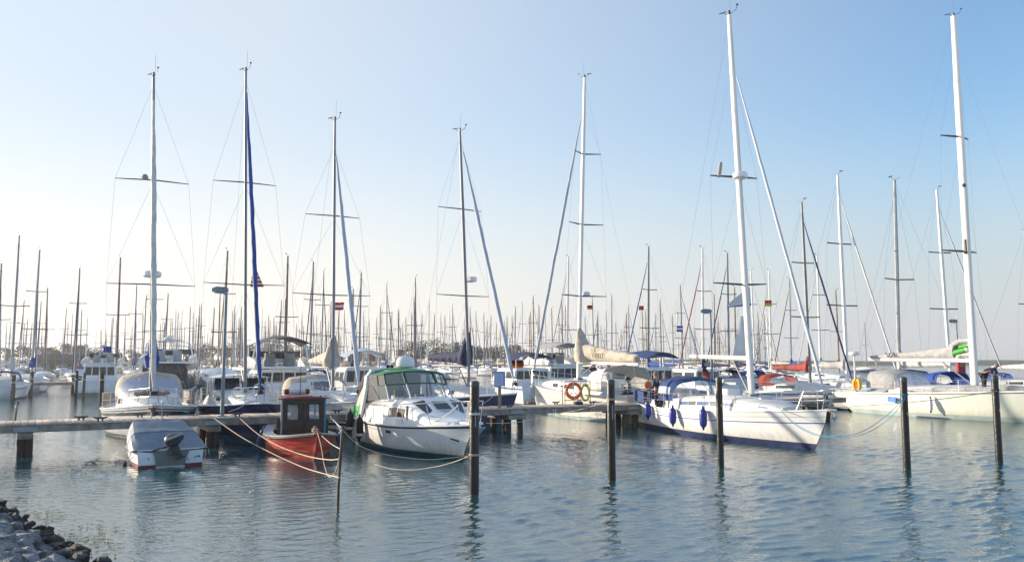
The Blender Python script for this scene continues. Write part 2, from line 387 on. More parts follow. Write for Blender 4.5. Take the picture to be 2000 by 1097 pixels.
# ---------------------------------------------------------------- mooring posts
def band(mb, c, r, m, z, n=3):
    for k in range(n): mb.torus((c[0], c[1], z + k * 0.022), r + 0.009, 0.011, m, 'z', 20, 6)
def post_material(name, dry, wet, band):
    m = mat(name, dry, 0.42, var=.5, scale=3.5, bump=.25, bscale=9, streak=.88); nt = m.node_tree; bs = nt.nodes['Principled BSDF']; src = bs.inputs['Base Color'].links[0].from_socket
    ge = nt.nodes.new('ShaderNodeNewGeometry'); sp = nt.nodes.new('ShaderNodeSeparateXYZ'); nt.links.new(ge.outputs['Position'], sp.inputs[0])
    nz = nt.nodes.new('ShaderNodeTexNoise'); nz.inputs['Scale'].default_value = 7; nz.inputs['Detail'].default_value = 6
    ad = nt.nodes.new('ShaderNodeMath'); ad.operation = 'MULTIPLY_ADD'; ad.inputs[1].default_value = -.35; nt.links.new(nz.outputs['Fac'], ad.inputs[0]); nt.links.new(sp.outputs['Z'], ad.inputs[2])
    mr = nt.nodes.new('ShaderNodeMapRange'); mr.inputs[1].default_value = band - .12; mr.inputs[2].default_value = band; nt.links.new(ad.outputs[0], mr.inputs[0])
    mx = nt.nodes.new('ShaderNodeMix'); mx.data_type = 'RGBA'; mx.inputs[6].default_value = (*wet, 1); nt.links.new(mr.outputs[0], mx.inputs['Factor']); nt.links.new(src, mx.inputs[7]); nt.links.new(mx.outputs[2], bs.inputs['Base Color'])
    return m
BLACKP = post_material('tarred_post', (0.014, 0.012, 0.0105), (0.006, 0.008, 0.005), 0.12)
def post(px, wl, top_z, r, label, lean=0.0, m=BLACKP, group='black mooring posts standing in the open water', mark=False, tape=False):
    p = atz(px, wl, 0.0)
    o = thing('mooring_post', label, 'mooring post', (p.x, p.y, 0), 0, group)
    b = MB(); b.tube([(0, 0, -1.5), (lean * 0.3, 0, 0.3), (lean, 0, top_z - 0.03), (lean, 0, top_z)], [r * 1.02, r, r, r * 0.93], m, 20); b.build('shaft', o)
    c = MB(); c.lathe([(r * 1.03, top_z - 0.10), (r * 1.05, top_z - 0.02), (r * 0.9, top_z + 0.012), (0.01, top_z + 0.03)], (lean, 0, 0), DGREY if m is BLACKP else m, 20); c.build('cap', o)
    if mark:
        c = MB(); c.plate([(r * 0.55, -r * 0.92, top_z - mark - 0.06), (r * 0.55, -r * 0.92, top_z - mark + 0.06), (r * 0.05, -r * 1.06, top_z - mark)], 0.006, YELLOW); c.build('arrow_mark', o)
    if tape:
        c = MB(); c.box((r * 0.25, -r * 0.99, top_z - tape), (0.022, 0.012, 0.34), GREY); c.build('tape_strip', o)
    return p
P1 = post(926, 965, 2.37, 0.102, 'thick black mooring post standing in front of the white cruiser bow', tape=0.78)
P2 = post(1195, 938, 2.36, 0.096, 'black mooring post between the life ring frame and the blue hooded sailboat', tape=0.75)
P3 = post(1408, 912, 2.37, 0.088, 'black mooring post in front of the blue hooded white sailboat hull', mark=0.73)
P4 = post(1772, 915, 2.38, 0.094, 'black mooring post with blue rope tied on, in front of the cream yacht', mark=0.94)
P5 = post(1952, 903, 2.40, 0.092, 'black mooring post at the right, with the charcoal rope tied to it', mark=0.95)
p = atz(661, 993, 0)
ST = thing('mooring_stake', 'thin dark steel stake standing between the red boat and the white cruiser', 'stake', (p.x, p.y, 0)); STP = p
b = MB(); b.tube([(-0.02, 0, -1.2), (-0.01, 0, 0.4), (0.05, 0, 1.56)], [0.028, 0.028, 0.026], mat('worn_steel_stake', (0.13, 0.085, 0.065), 0.6, 0.4, var=0.7, scale=4, streak=0.6), 10); b.build('rod', ST)
c = MB(); c.torus((0.05, 0, 1.5), 0.035, 0.008, RUST, 'y', 14, 6); c.build('ring', ST)

# ---------------------------------------------------------------- pier furniture
def lamp_post(px, n, h, label, base=None, z0=DZ, arm=-1):
    q = pier_pt(pier_t(px, n), n, z0) if base is None else base
    o = thing('street_lamp', label, 'street lamp', q, 0, 'grey lamp posts on the piers')
    PG = mat('galvanised_grey', (0.20, 0.24, 0.28), 0.5, 0.3, var=0.12, scale=3)
    b = MB(); b.tube([(0, 0, 0), (0, 0, 0.5), (0, 0, h - 0.12)], [0.07, 0.062, 0.048], PG, 12); b.box((0, 0, 0.012), (0.24, 0.24, 0.024), PG); b.build('pole', o)
    hd = MB(); L = 0.52
    hd.loft([[(arm * (L * k + (-0.05)), -0.09 * w, h - 0.10 + a), (arm * (L * k - 0.05), 0.09 * w, h - 0.10 + a), (arm * (L * k - 0.05), 0.10 * w, h + 0.03), (arm * (L * k - 0.05), 0.06 * w, h + c), (arm * (L * k - 0.05), -0.06 * w, h + c), (arm * (L * k - 0.05), -0.10 * w, h + 0.03)] for k, w, a, c in ((0, 0.8, 0.02, 0.05), (0.1, 1, 0, 0.09), (0.7, 1, 0, 0.11), (1, 0.7, 0.03, 0.06))], PG, True, True, True); hd.build('lamp_head', o)
    ln = MB(); ln.box((arm * (L * 0.55 - 0.05), 0, h - 0.112), (0.30, 0.13, 0.02), WHITEC); ln.build('lens', o)
lamp_post(440, 0.75, 4.26, 'tall grey lamp post on the pier, left of the red boat')
lamp_post(1388, 1.3, 4.25, 'grey lamp post rising behind the blue hooded white sailboat', arm=-1)
q = at(1872, 712, 51.0); lamp_post(0, 0, 4.6, 'grey lamp post behind the cream yacht, beside its mast', base=(q.x, q.y, 0.7), arm=-1)

def info_sign():
    q = pier_pt(pier_t(976, 0.25), 0.25, DZ); o = thing('notice_board', 'small blue and white notice board on a wooden post on the pier', 'sign', q, R(8))
    b = MB(); b.tube([(0, 0, 0), (0, 0, 0.9)], 0.065, mat('sign_post_wood', (0.36, 0.26, 0.19), 0.7, var=0.2, scale=6), 10); b.build('post', o)
    b = MB(); b.box((0, -0.03, 1.15), (0.44, 0.04, 0.58), mat('sign_blue', (0.22, 0.34, 0.62), 0.5, var=0.08)); b.build('panel', o)
    b = MB(); b.box((-0.025, -0.054, 1.12), (0.31, 0.008, 0.46), mat('notice_paper', (0.45, 0.55, 0.75), 0.6, var=0.06)); 
    for k in range(7): b.box((-0.03 + 0.012 * (k % 3), -0.060, 1.28 - k * 0.05), (0.20 - 0.03 * (k % 3), 0.004, 0.012), GREY)
    b.build('notice', o)
info_sign()
def ring_stand():
    t = pier_t(1127, 1.2); q = pier_pt(t, 1.2, DZ); rz = R(10)
    o = thing('life_ring_stand', 'dark steel pipe frame on the pier holding an orange life ring', 'stand', q, rz)
    b = MB(); w, h0, h1 = 0.56, 0.12, 0.98
    for s in (-1, 1): b.tube([(s * w, 0, 0), (s * w, 0, h1)], 0.016, DGREY, 8)
    b.tube([(-w, 0, h1), (w, 0, h1)], 0.016, DGREY, 8); b.tube([(-w, 0, h0 + 0.06), (w, 0, h0 + 0.06)], 0.014, DGREY, 8); b.tube([(0.14, 0, h0 + 0.06), (0.14, 0, h1)], 0.010, DGREY, 8)
    for s in (-1, 1): b.tube([(-0.18, 0, 0.56), (-0.18 + s * 0.16, 0, 0.40)], 0.012, DGREY, 6)
    b.tube([(-0.18, 0, 0.56), (-0.18, 0, 0.72)], 0.012, DGREY, 6); b.build('frame', o)
    b = MB(); b.tube([(-w - 0.1, 0.02, 0), (-w - 0.1, 0.02, 0.78)], 0.018, DGREY, 8); b.box((-w - 0.14, 0.02, 0.79), (0.22, 0.05, 0.03), DGREY); b.build('side_post', o)
    M = Matrix.Rotation(rz, 4, 'Z'); ctr = q + M @ V(-0.19, -0.05, 0.575)
    l = MB(); l.torus((0, 0, 0), 0.305, 0.075, ORANGE, 'y', 40, 12, mf=lambda i, j: WHITE if (i % 10) in (0,) else None)
    lo = l.build('life_ring', loc=ctr); lo.rotation_euler = (0, 0, rz); tag(lo, 'orange life ring with white bands hanging in the pier frame', 'life ring')
    g = MB(); rr = random.Random(4)
    for k in range(9):
        g.torus((rr.uniform(-.03, .03), -0.03 - 0.012 * k * 0.6, rr.uniform(-.03, .03)), 0.21 + rr.uniform(-.03, .03), 0.011, ROPEY, 'y', 24, 6, M=Matrix.Rotation(rr.uniform(-.12, .12), 3, 'Z') @ Matrix.Diagonal((0.8, 1, 1.55)))
    go = g.build('coiled_hose', loc=q + M @ V(0.32, -0.04, 0.50)); go.rotation_euler = (0, 0, rz); tag(go, 'yellow green coil of hose hanging beside the orange life ring', 'hose')
    k = MB(); k.lathe([(0.20, 0), (0.21, 0.10), (0.17, 0.14)], (0, 0, 0), RUST, 16); k.lathe([(0.15, 0.14), (0.10, 0.22), (0.01, 0.25)], (0, 0, 0), WHITEC, 14)
    tag(k.build('rope_drum', loc=q + M @ V(-0.05, -0.28, 0.0)), 'low rusty drum with a pale heap on it below the life ring', 'drum')
ring_stand()

# ================================================================ boats: shared shapes (x = bow, y = port, z up from the waterline)
class Hull:
    def __init__(s, L, B, fb, tr=0.7, rb=0.9, rs=0.3, um=0.42, p=2.3, boot=0.10, stripes=(), nu=22, top=None, fine=0.5, bottom=None, side=None, bowtip=0.02, deck=None, chine=False):
        s.L, s.B, s.fb, s.tr, s.rb, s.rs, s.um, s.p, s.boot = L, B, fb, tr, rb, rs, um, p, boot
        s.stripes, s.nu, s.fine, s.bowtip = stripes, nu, fine, bowtip
        s.bottom = bottom or ABLUE; s.side = side or WHITE; s.deckm = deck or DECKW; s.chine = chine
    def sheer(s, u):
        a, m, b = s.fb
        return a * (1 - u) * (1 - 2 * u) + 4 * m * u * (1 - u) + b * u * (2 * u - 1)
    def half(s, u):
        if u < s.um: k = s.tr + (1 - s.tr) * math.sin(math.pi / 2 * u / s.um)
        else: k = 1 - ((u - s.um) / (1 - s.um)) ** s.p
        return max(s.B / 2 * k, s.bowtip)
    def xs(s, z): return -s.L / 2 + s.rs * (1 - max(z, -0.2) / s.fb[0])
    def xb(s, z): return s.L / 2 - s.rb * (1 - max(z, -0.35) / s.fb[2])
    def pt(s, u, z, side=1, off=0.0):
        sh = s.sheer(u); t = max(0.0, min(1.0, z / sh))
        wl = lerp(0.93, s.fine, u ** 2.2)
        w = lerp(wl, 1.0, t ** (0.8 if not s.chine else 0.55)) if z >= 0 else wl * (1 + z * 0.9)
        x = lerp(s.xs(z), s.xb(z), u)
        return V(x, side * (s.half(u) * w + off), z)
    def u_of(s, x): return max(0.0, min(1.0, (x + s.L / 2) / s.L))
    def gun(s, x, side=1, inset=0.0, dz=0.0):
        u = s.u_of(x); p = s.pt(u, s.sheer(u), side); p.y -= side * min(inset, abs(p.y)); p.z += dz; return p
    def levels(s):
        ks = [-0.45, -0.18, 0.0, s.boot]
        fr = [0.0, 0.2, 0.4, 0.55, 0.7, 0.8, 0.88, 0.94, 1.0]
        for a, b, m in s.stripes: fr += [a, b]
        return ks, sorted(set(fr))
    def build(s, parent, name='hull', extra=None):
        mb = MB(); ks, fr = s.levels(); rings = []
        for i in range(s.nu + 1):
            u = (i / s.nu); u = 1 - (1 - u) ** 1.25
            zs = ks[:-1] + [s.boot + f * (s.sheer(u) - s.boot) for f in fr]
            rings.append([s.pt(u, z, 1) for z in reversed(zs)] + [s.pt(u, z, -1) for z in zs])
        n1 = len(ks) - 1 + len(fr); rows = ks[:-1] + [None] * len(fr)
        def mf(i, j):
            k = j if j < n1 else j - 1
            if j == n1 - 1: return s.bottom
            r = (n1 - 2 - j) if j < n1 - 1 else j - n1          # row between level r and r+1
            if r < len(ks) - 1: return s.bottom
            f0, f1 = fr[r - len(ks) + 1], fr[r - len(ks) + 2]; mid = (f0 + f1) / 2
            for a, b, m in s.stripes:
                if a < mid < b:
                    if callable(m): return m(i / s.nu)
                    return m
            return s.side_m
        s.side_m = s.side if not callable(s.side) else WHITE
        mb.loft(rings, s.side_m, closed=False, mf=mf)
        mb.f.append(list(range(len(rings[0])))[::-1]); mb.m.append(mb.mi(s.side_m))
        if extra: extra(mb)
        return mb.build(name, parent, 30)
    def deck(s, parent, name='deck', drop=0.03, camber=0.05, rail=WHITE, rail_r=0.028, u0=0.0, well=None):
        mb = MB(); rings = []
        for i in range(s.nu + 1):
            u = u0 + (1 - u0) * (1 - (1 - i / s.nu) ** 1.25); p = s.pt(u, s.sheer(u)); h = abs(p.y)
            rings.append([(p.x, h * k, p.z - drop + camber * (1 - k * k) * min(1, h)) for k in (0.995, 0.8, 0.5, 0.2, -0.2, -0.5, -0.8, -0.995)])
        skip = lambda i, j: well and well[0] <= rings[i][0][0] and rings[i + 1][0][0] <= well[1] and 2 <= j <= 4
        mb.loft(rings, s.deckm, closed=False, mf=lambda i, j: 'skip' if skip(i, j) else None)
        if well:
            rr = [r for i, r in enumerate(rings) if any(skip(k, 3) for k in (i - 1, i) if 0 <= k < s.nu)]
            if rr:
                zf = rr[0][2][2] - well[2]; w2 = .62
                sec = [[r[2], (r[2][0], r[2][1] * w2, zf + .45), (r[2][0], r[2][1] * w2, zf), (r[5][0], r[5][1] * w2, zf), (r[5][0], r[5][1] * w2, zf + .45), r[5]] for r in rr]
                mb.loft(sec, s.deckm, closed=False, cap0=True, cap1=True)
        if rail:
            for sd in (1, -1): mb.tube([s.pt(u0 + (1 - u0) * i / 24, s.sheer(u0 + (1 - u0) * i / 24), sd) + V(0, 0, 0.005) for i in range(25)], rail_r, rail, 6)
            mb.tube([s.pt(u0, s.sheer(u0), 1) + V(0, 0, 0.004), s.pt(u0, s.sheer(u0), -1) + V(0, 0, 0.004)], rail_r * 0.9, rail, 6)
        return mb.build(name, parent, 35)

def trunk(parent, st, m=None, name='cabin', windows=(), wm=None, camber=0.06, stripes=(), top_in=0.80):
    """cabin trunk: st = [(x, half width, base z, height)], windows = [(s0, s1, lo, hi, skew)] as fractions of length and height"""
    m = m or DECKW; mb = MB(); rings = []
    def ring(x, w, z, h): return [(x, w, z - 0.06), (x, w * 0.985, z), (x, w * 0.90, z + h * 0.82), (x, w * top_in, z + h), (x, w * 0.4, z + h + camber * .8), (x, -w * 0.4, z + h + camber * .8), (x, -w * top_in, z + h), (x, -w * 0.90, z + h * 0.82), (x, -w * 0.985, z), (x, -w, z - 0.06)]
    for s in st: rings.append(ring(*s))
    mb.loft(rings, m, True, True, True)
    cab = mb.build(name, parent, 32)
    def sp(t, h, sd, off):
        f = t * (len(st) - 1); i = min(int(f), len(st) - 2); k = f - i
        x, w, z, hh = [lerp(a, b, k) for a, b in zip(st[i], st[i + 1])]
        return V(x, sd * (lerp(w * 0.985, w * 0.90, h / 0.82) + off), z + h * hh)
    for sd in (1, -1):
        for (a, b, lo, hi, sk) in windows:
            w = MB(); N = 6; vs = []
            for i in range(N + 1):
                t = lerp(a, b, i / N); vs += [sp(t, lo, sd, 0.006), sp(t + (sk if 0 < i < N + 1 else 0), hi, sd, 0.006), sp(t, lo, sd, -0.02), sp(t + sk, hi, sd, -0.02)]
            fs = []
            for i in range(N):
                o = i * 4; fs += [[o, o + 4, o + 5, o + 1], [o + 1, o + 5, o + 7, o + 3], [o, o + 2, o + 6, o + 4]]
            fs += [[0, 1, 3, 2], [N * 4, N * 4 + 2, N * 4 + 3, N * 4 + 1]]
            w.add(vs, fs, wm or GLASS); w.build('window', cab)
        for (a, b, lo, hi, sm) in stripes:
            w = MB(); N = 16; rg = [[sp(lerp(a, b, i / N), lo, sd, 0.004), sp(lerp(a, b, i / N), hi, sd, 0.004)] for i in range(N + 1)]
            w.loft(rg, sm, closed=False); w.build('stripe', cab)
    return cab

def hood(parent, xa, xt, xf, w, z0, h, m, wm=VINYL, name='sprayhood', wa=None, ht=None, win=(1, 10), sidewin=None, N=12, wf=None):
    """sprayhood: open aft arch at xa, top edge xt, window sloping down to xf"""
    wa = wa or w; ht = ht or h * 0.96; wf = wf or w * 0.92
    def arch(x, ww, hh, lean=0.0):
        pts = []
        for j in range(N + 1):
            tt = 2 * j / N - 1; q = math.pi * (.5 + .5 * math.copysign(abs(tt) ** .45, tt)); c, s = math.cos(q), math.sin(q)
            yy = ww * (abs(c) ** 0.55) * (1 if c > 0 else -1); zz = hh * (abs(s) ** 0.62)
            pts.append(V(x + lean * (zz / max(hh, .01)), yy, z0 + zz))
        return pts
    top = arch(xt, w, ht); aft = arch(xa, wa, h)
    base = [V(xf - (0.55 * abs(xf - xt)) * (abs(2 * j / N - 1) ** 2.2), wf * (1 - 2 * j / N) if 0 < j < N else wf * (1 if j == 0 else -1), z0) for j in range(N + 1)]
    rings = [aft, [a.lerp(b, 0.5) + V(0, 0, 0.03) * math.sin(math.pi * j / N) for j, (a, b) in enumerate(zip(aft, top))], top]
    for k in (0.14, 0.86, 1.0): rings.append([a.lerp(b, k) for a, b in zip(top, base)])
    mb = MB(); wb = MB()
    mb.loft(rings, m, closed=False, mf=lambda i, j: 'skip' if (i == 3 and win[0] <= j < N - win[0]) or (sidewin and i < 2 and j in (1, 2, N - 3, N - 2)) else None)
    ho = mb.build(name, parent, 50)
    wb.loft([rings[3], rings[4]], wm, closed=False, mf=lambda i, j: None if win[0] <= j < N - win[0] else 'skip'); wb.build('window', ho)
    if sidewin:
        for jj in ((1, 2), (N - 3, N - 2)):
            sw = MB(); sw.loft([r[jj[0]:jj[1] + 2] for r in rings[:3]], sidewin, closed=False); sw.build('side_window', ho)
    sm = MB()
    for j in (win[0], N // 2, N - win[0]): sm.tube([rings[3][j] + V(0, 0, .005), rings[4][j] + V(0, 0, .005)], 0.012, m, 5)
    sm.tube([p + V(0, 0, .004) for p in aft], 0.016, m, 5); sm.build('seam', ho)
    return ho

def wires(parent, segs, r=0.006, m=None, name='rigging'):
    mb = MB()
    for s in segs: mb.tube([V(*p) for p in s], r, m or WIRE, 4)
    return mb.build(name, parent, 60)

def mast(parent, x, z0, z1, r, m, rake=0.0, spreaders=(), gear=True, lean=0.0, radar=None, steps=9, name='mast', extra=None, top='fork'):
    """mast leaning rake metres aft (negative x) at the top; spreaders = [(fraction, half span, sweep aft, droop)]"""
    f = lambda k: V(x - rake * k, lean * k, lerp(z0, z1, k))
    mb = MB(); mb.tube([f(i / steps) for i in range(steps + 1)], [r if i / steps < 0.75 else lerp(r, r * 0.72, (i / steps - .75) * 4) for i in range(steps + 1)], m, 12, flat=1.35)
    mb.box(f(0.0) + V(0, 0, 0.05), (r * 4, r * 3.4, 0.12), ALU)
    mo = mb.build(name, parent, 40)
    tips = []
    for (k, w, sw, dr) in spreaders:
        row = []
        for sd in (1, -1):
            s = MB(); a = f(k); b = a + V(-sw, sd * w, dr); s.tube([a, a.lerp(b, .5), b], [r * 0.42, r * 0.36, r * 0.22], DGREY if m is not MASTB else MASTB, 6); s.build('spreader', mo); row.append(b)
        tips.append(row)
    if gear:
        g = MB(); t = f(1.0)
        g.tube([t, t + V(0.02, 0, 0.10)], r * 0.5, DGREY, 6)
        g.tube([t + V(-0.1, 0, 0.03), t + V(0.28, 0.12, 0.10), t + V(0.36, 0.14, 0.26)], 0.012, DGREY, 5); g.ball(t + V(0.36, 0.14, 0.28), (0.05, 0.05, 0.03), BLACK, 8, 5)
        g.tube([t, t + V(-0.24, -0.14, 0.16)], 0.011, DGREY, 5); g.tube([t + V(-0.36, -0.2, 0.17), t + V(-0.12, -0.06, 0.17)], 0.02, BLACK, 5)
        g.tube([t + V(0, 0.05, 0), t + V(0, 0.05, 0.9)], 0.006, WIRE, 4)
        g.ball(t + V(0.02, 0, 0.13), (0.045, 0.045, 0.06), BLACK, 8, 5)
        g.build('masthead_instruments', mo)
    if radar:
        k, dx, dy, rr = radar; a = f(k) + V(dx, dy, 0.06)
        s = MB(); s.lathe([(rr * .75, -0.13), (rr, -0.08), (rr * 1.0, 0.06), (rr * .8, 0.11), (0.02, 0.13)], a, WHITE, 18); s.tube([f(k) + V(0, 0, -0.05), a + V(0, 0, -0.13)], 0.035, WHITE, 6); s.build('radar', mo)
    if extra: extra(mo, f)
    return mo, f, tips

def sail_bag(parent, x0, x1, z0, z1, h0, h1, w, m, name='sail_cover', collar=None, seed=1, wr=0.03, droop=0.0, N=26, lean=0.0, tie=None):
    """cover over the boom from the mast (x0) to the boom end (x1)"""
    rr = random.Random(seed); mb = MB(); rings = []
    for i in range(N + 1):
        t = i / N; x = lerp(x0, x1, t); zb = lerp(z0, z1, t) - droop * math.sin(math.pi * t)
        h = lerp(h0, h1, t ** 0.75); ww = w * lerp(1.0, 0.6, t) * (1 if t < .97 else 0.5)
        ring = []
        for j in range(14):
            q = 2 * math.pi * j / 14; k = 1 + wr * 3 * math.sin(t * 34 + 2.2 * math.sin(j * 0.9) + seed) * 0.5 + rr.uniform(-wr, wr)
            ring.append((x, math.sin(q) * ww * k + lean * t, zb + h / 2 - math.cos(q) * h / 2 * (k if math.cos(q) < 0.2 else 1)))
        rings.append(ring)
    mb.loft(rings, m, True, True, True)
    for i in (() if tie is False else (4, 9, 14, 19) if N > 20 else (3, 6)):
        c = V(sum(p[0] for p in rings[i]) / 14, sum(p[1] for p in rings[i]) / 14, sum(p[2] for p in rings[i]) / 14)
        lp = [c + (V(*p) - c) * 1.02 for p in rings[i]]; mb.tube(lp + lp[:1], 0.009, m, 4)
    o = mb.build(name, parent, 70)
    if collar:
        hc, wc, wm = collar; c = MB(); rg = []
        for i in range(9):
            t = i / 8; z = z0 - 0.05 + hc * t; k = wc * (1 - t) ** 0.65 * (1 if i else 0.8) + 0.075
            rg.append([(x0 + 0.12 - (1.45 * k * (1 - math.cos(q)) / 2) * (1 - .4 * t) + 0.04 * math.sin(q * 5 + i), math.sin(q) * k * wm * (1 + .06 * math.sin(q * 7 + i)), z) for q in [2 * math.pi * j / 16 for j in range(16)]])
        c.loft(rg, m, True, True, True); c.build('mast_collar', o, 70)
    return o

def rails(parent, h, xa, xf, hgt=0.6, step=1.7, pulpit=True, pushpit=True, r=0.014, inset=0.05, gate=()):
    """stanchions and lifelines along both sides, pulpit at the bow, pushpit at the stern"""
    n = max(2, round((xf - xa) / step)); xsn = [lerp(xa, xf, i / n) for i in range(n + 1)]
    g = MB()
    for sd in (1, -1):
        for x in xsn: g.tube([h.gun(x, sd, inset), h.gun(x, sd, inset, hgt)], r * 0.95, STEEL, 6)
        for z in (hgt - 0.01, hgt * 0.52):
            pts = []
            for x in xsn: pts.append(h.gun(x, sd, inset, z))
            g.tube(pts, 0.007, WIRE, 4)
    g.build('guard_rail', parent, 60)
    if pulpit:
        p = MB(); L2 = h.L / 2
        for z, ex in ((hgt, 0.10), (hgt * 0.52, -0.02)):
            a = [h.gun(lerp(xf, L2 - 0.25, k), 1, inset, z) for k in (0, .5, 1)]
            p.tube(a + [V(L2 + ex, 0.10, h.sheer(1) + z), V(L2 + ex, -0.10, h.sheer(1) + z)] + [V(q.x, -q.y, q.z) for q in reversed(a)], r, STEEL, 6)
        for sd in (1, -1):
            p.tube([h.gun(L2 - 0.3, sd, inset), V(L2 + 0.05, sd * .12, h.sheer(1) + hgt)], r, STEEL, 6)
            p.tube([h.gun(lerp(xf, L2 - .3, .45), sd, inset), h.gun(lerp(xf, L2 - .2, .6), sd, inset, hgt)], r, STEEL, 6)
        p.build('pulpit', parent, 60)
    if pushpit:
        p = MB(); xs = -h.L / 2 + 0.05
        for z in (hgt, hgt * 0.52):
            a = [h.gun(lerp(xa, xs, k), 1, inset, z) for k in (0, .5, 1)]
            p.tube(a + [V(q.x, -q.y, q.z) for q in reversed(a)], r, STEEL, 6)
        for sd in (1, -1):
            p.tube([h.gun(xs, sd, inset), h.gun(xs, sd, inset, hgt)], r, STEEL, 6)
            q = h.gun(xs, sd, inset); p.tube([V(q.x, q.y * .4, q.z), V(q.x, q.y * .4, q.z + hgt)], r, STEEL, 6)
        p.build('pushpit', parent, 60)

def furled(parent, a, b, r, m, name='furled_headsail', wob=0.15, seed=1, strip=None):
    rr = random.Random(seed); a, b = V(*a), V(*b); n = 30; pts = []; rs = []
    for i in range(n + 1):
        t = i / n; p = a.lerp(b, t); p.x += rr.uniform(-1, 1) * r * wob; p.y += rr.uniform(-1, 1) * r * wob; p.z -= 0
        k = min(1.0, 0.35 + 2.2 * t) * (1.0 if t < 0.93 else lerp(1, .3, (t - .93) / .07)); pts.append(p); rs.append(r * k * (1 + rr.uniform(-.08, .08)))
    mb = MB(); mb.tube(pts, rs, m, 9)
    if strip: mb.tube([p + V(0, -0.6 * q, 0) for p, q in zip(pts, rs)][14:], [q * .6 for q in rs][14:], strip, 6)
    mb.lathe([(r * 1.4, -0.10), (r * 1.6, 0.0), (r * 1.2, 0.06)], b, BLACK, 10)
    return mb.build(name, parent, 60)

def fender(loc, rz, L, r, m, label, cat='fender', hang=0.5, tip=BLACK, group=None, band_m=None, name='fender', tilt=0.0):
    o = thing(name, label, cat, loc, rz, group)
    b = MB(); b.lathe([(0.015, -L / 2), (r * .55, -L / 2 + .03), (r * .92, -L / 2 + .11), (r, -L / 2 + .2), (r, L / 2 - .2), (r * .92, L / 2 - .11), (r * .5, L / 2 - .03), (0.02, L / 2)], (0, 0, 0), m, 18,
            mf=(lambda i, j: band_m if band_m and i == 2 else None)); b.build('body', o)
    t = MB(); t.lathe([(0.012, L / 2 + .09), (.035, L / 2 + .07), (.05, L / 2 - .02)], (0, 0, 0), tip, 10); t.lathe([(.05, -L / 2 + .03), (.035, -L / 2 - .05), (.012, -L / 2 - .08)], (0, 0, 0), tip, 10); t.build('end_cap', o)
    l = MB(); l.tube([(0, 0, L / 2 + .06), (0, 0.02, L / 2 + .06 + hang)], 0.009, ROPEW, 5); l.build('lanyard', o)
    o.rotation_euler.x = tilt
    return o

def flag(parent, base, w, h, rows, name='flag', rz=0.0, droop=0.0, vert=False, label=None, cat=None, group=None, seed=0):
    """cloth with horizontal bands, flying from base; top-level thing when it has a label"""
    mb = MB(); N = 10; nr = len(rows)
    def p(s, t):
        x = s * w; z = -t * h - droop * s * s * h; y = 0.10 * w * math.sin(s * 7 + t * 1.5 + seed)
        return V(x * math.cos(rz) - y * math.sin(rz), x * math.sin(rz) + y * math.cos(rz), z)
    for r in range(nr):
        mb.loft([[p(i / N, r / nr), p(i / N, (r + .5) / nr), p(i / N, (r + 1) / nr)] for i in range(N + 1)], rows[r], closed=False)
    o = mb.build(name, parent, 80, loc=base)
    if label: tag(o, label, cat or 'flag', group)
    return o
FB = mat('flag_black', (0.012, 0.012, 0.012), 0.8); FR = mat('flag_red', (0.50, 0.02, 0.02), 0.8); FY = mat('flag_gold', (0.75, 0.42, 0.02), 0.8); FW = mat('flag_white', (0.75, 0.75, 0.75), 0.8)
FDB = mat('flag_blue', (0.02, 0.05, 0.30), 0.8)
TRICOLOUR = (FB, FR, FY)

# ================================================================ the boats along the pier
SAILG = 'sailing boats moored along the near pier'
def local(o, p): return o.matrix_world.inverted() @ Vector(p)
def place(label, mid, hd, name='sailboat', cat='sailboat', group=None):
    o = thing(name, label, cat, (mid[0], mid[1], 0), math.atan2(hd[1], hd[0]), group)
    o.matrix_world = Matrix.Translation((mid[0], mid[1], 0)) @ Matrix.Rotation(math.atan2(hd[1], hd[0]), 4, 'Z'); return o
def mast_to(o, x, px, py, back=0.0):
    b = o.matrix_world @ V(x, 0, 0); q = local(o, at(px, py, b.y + back)); return q.z, x - q.x, q.y
def mid_from_bow(bow, hd, L):
    h = Vector(hd).normalized(); return (bow[0] - h.x * L / 2, bow[1] - h.y * L / 2)
def at_bow(px, Y): return ((px - CX) / FPX * Y * 0.995, Y)

def rig(o, h, mx, px, py, r, m, sp, zdeck, fore=None, back=True, radar=None, extra=None, furl=None, wr=0.0042, chain=1.0):
    z1, rk, ln = mast_to(o, mx, px, py)
    mo, f, tips = mast(o, mx, zdeck, z1, r, m, rk, sp, True, ln, radar, extra=extra)
    segs = []
    cp = [h.gun(mx - 0.25, sd, 0.12) for sd in (1, -1)]
    for i, sd in ((0, 0), (1, 1)):
        pts = [cp[i]] + [t[i] for t in tips] + [f(0.97 if not fore or fore[0] > .93 else fore[0])]
        segs.append(pts)
        lo = h.gun(mx - 0.55, 1 if i == 0 else -1, 0.2); segs.append([lo, f(tips and sp[0][0] - 0.01 or .5)])
        if len(tips) > 1: segs.append([tips[0][i], f(sp[1][0] - 0.01)])
    if back:
        segs.append([f(0.995), V(-h.L / 2 + .15, 0, h.sheer(0) + .1)])
    segs.append([f(0.98) + V(.12, .0, 0), f(0.02) + V(.18, 0.05, 0)]); segs.append([f(0.93) + V(-.12, .05, 0), f(0.05) + V(-.2, 0.0, 0)])
    if fore:
        k, xb, zb = fore; a = f(k) + V(0.1, 0, 0); segs.append([a, V(xb, 0, zb)])
        if furl:
            rr, fm, strip = furl; furled(o, a.lerp(V(xb, 0, zb), 0.045), V(xb, 0, zb) + V(-.05, 0, .30), rr, fm, strip=strip, seed=int(px))
    wires(o, segs, wr)
    return mo, f, tips
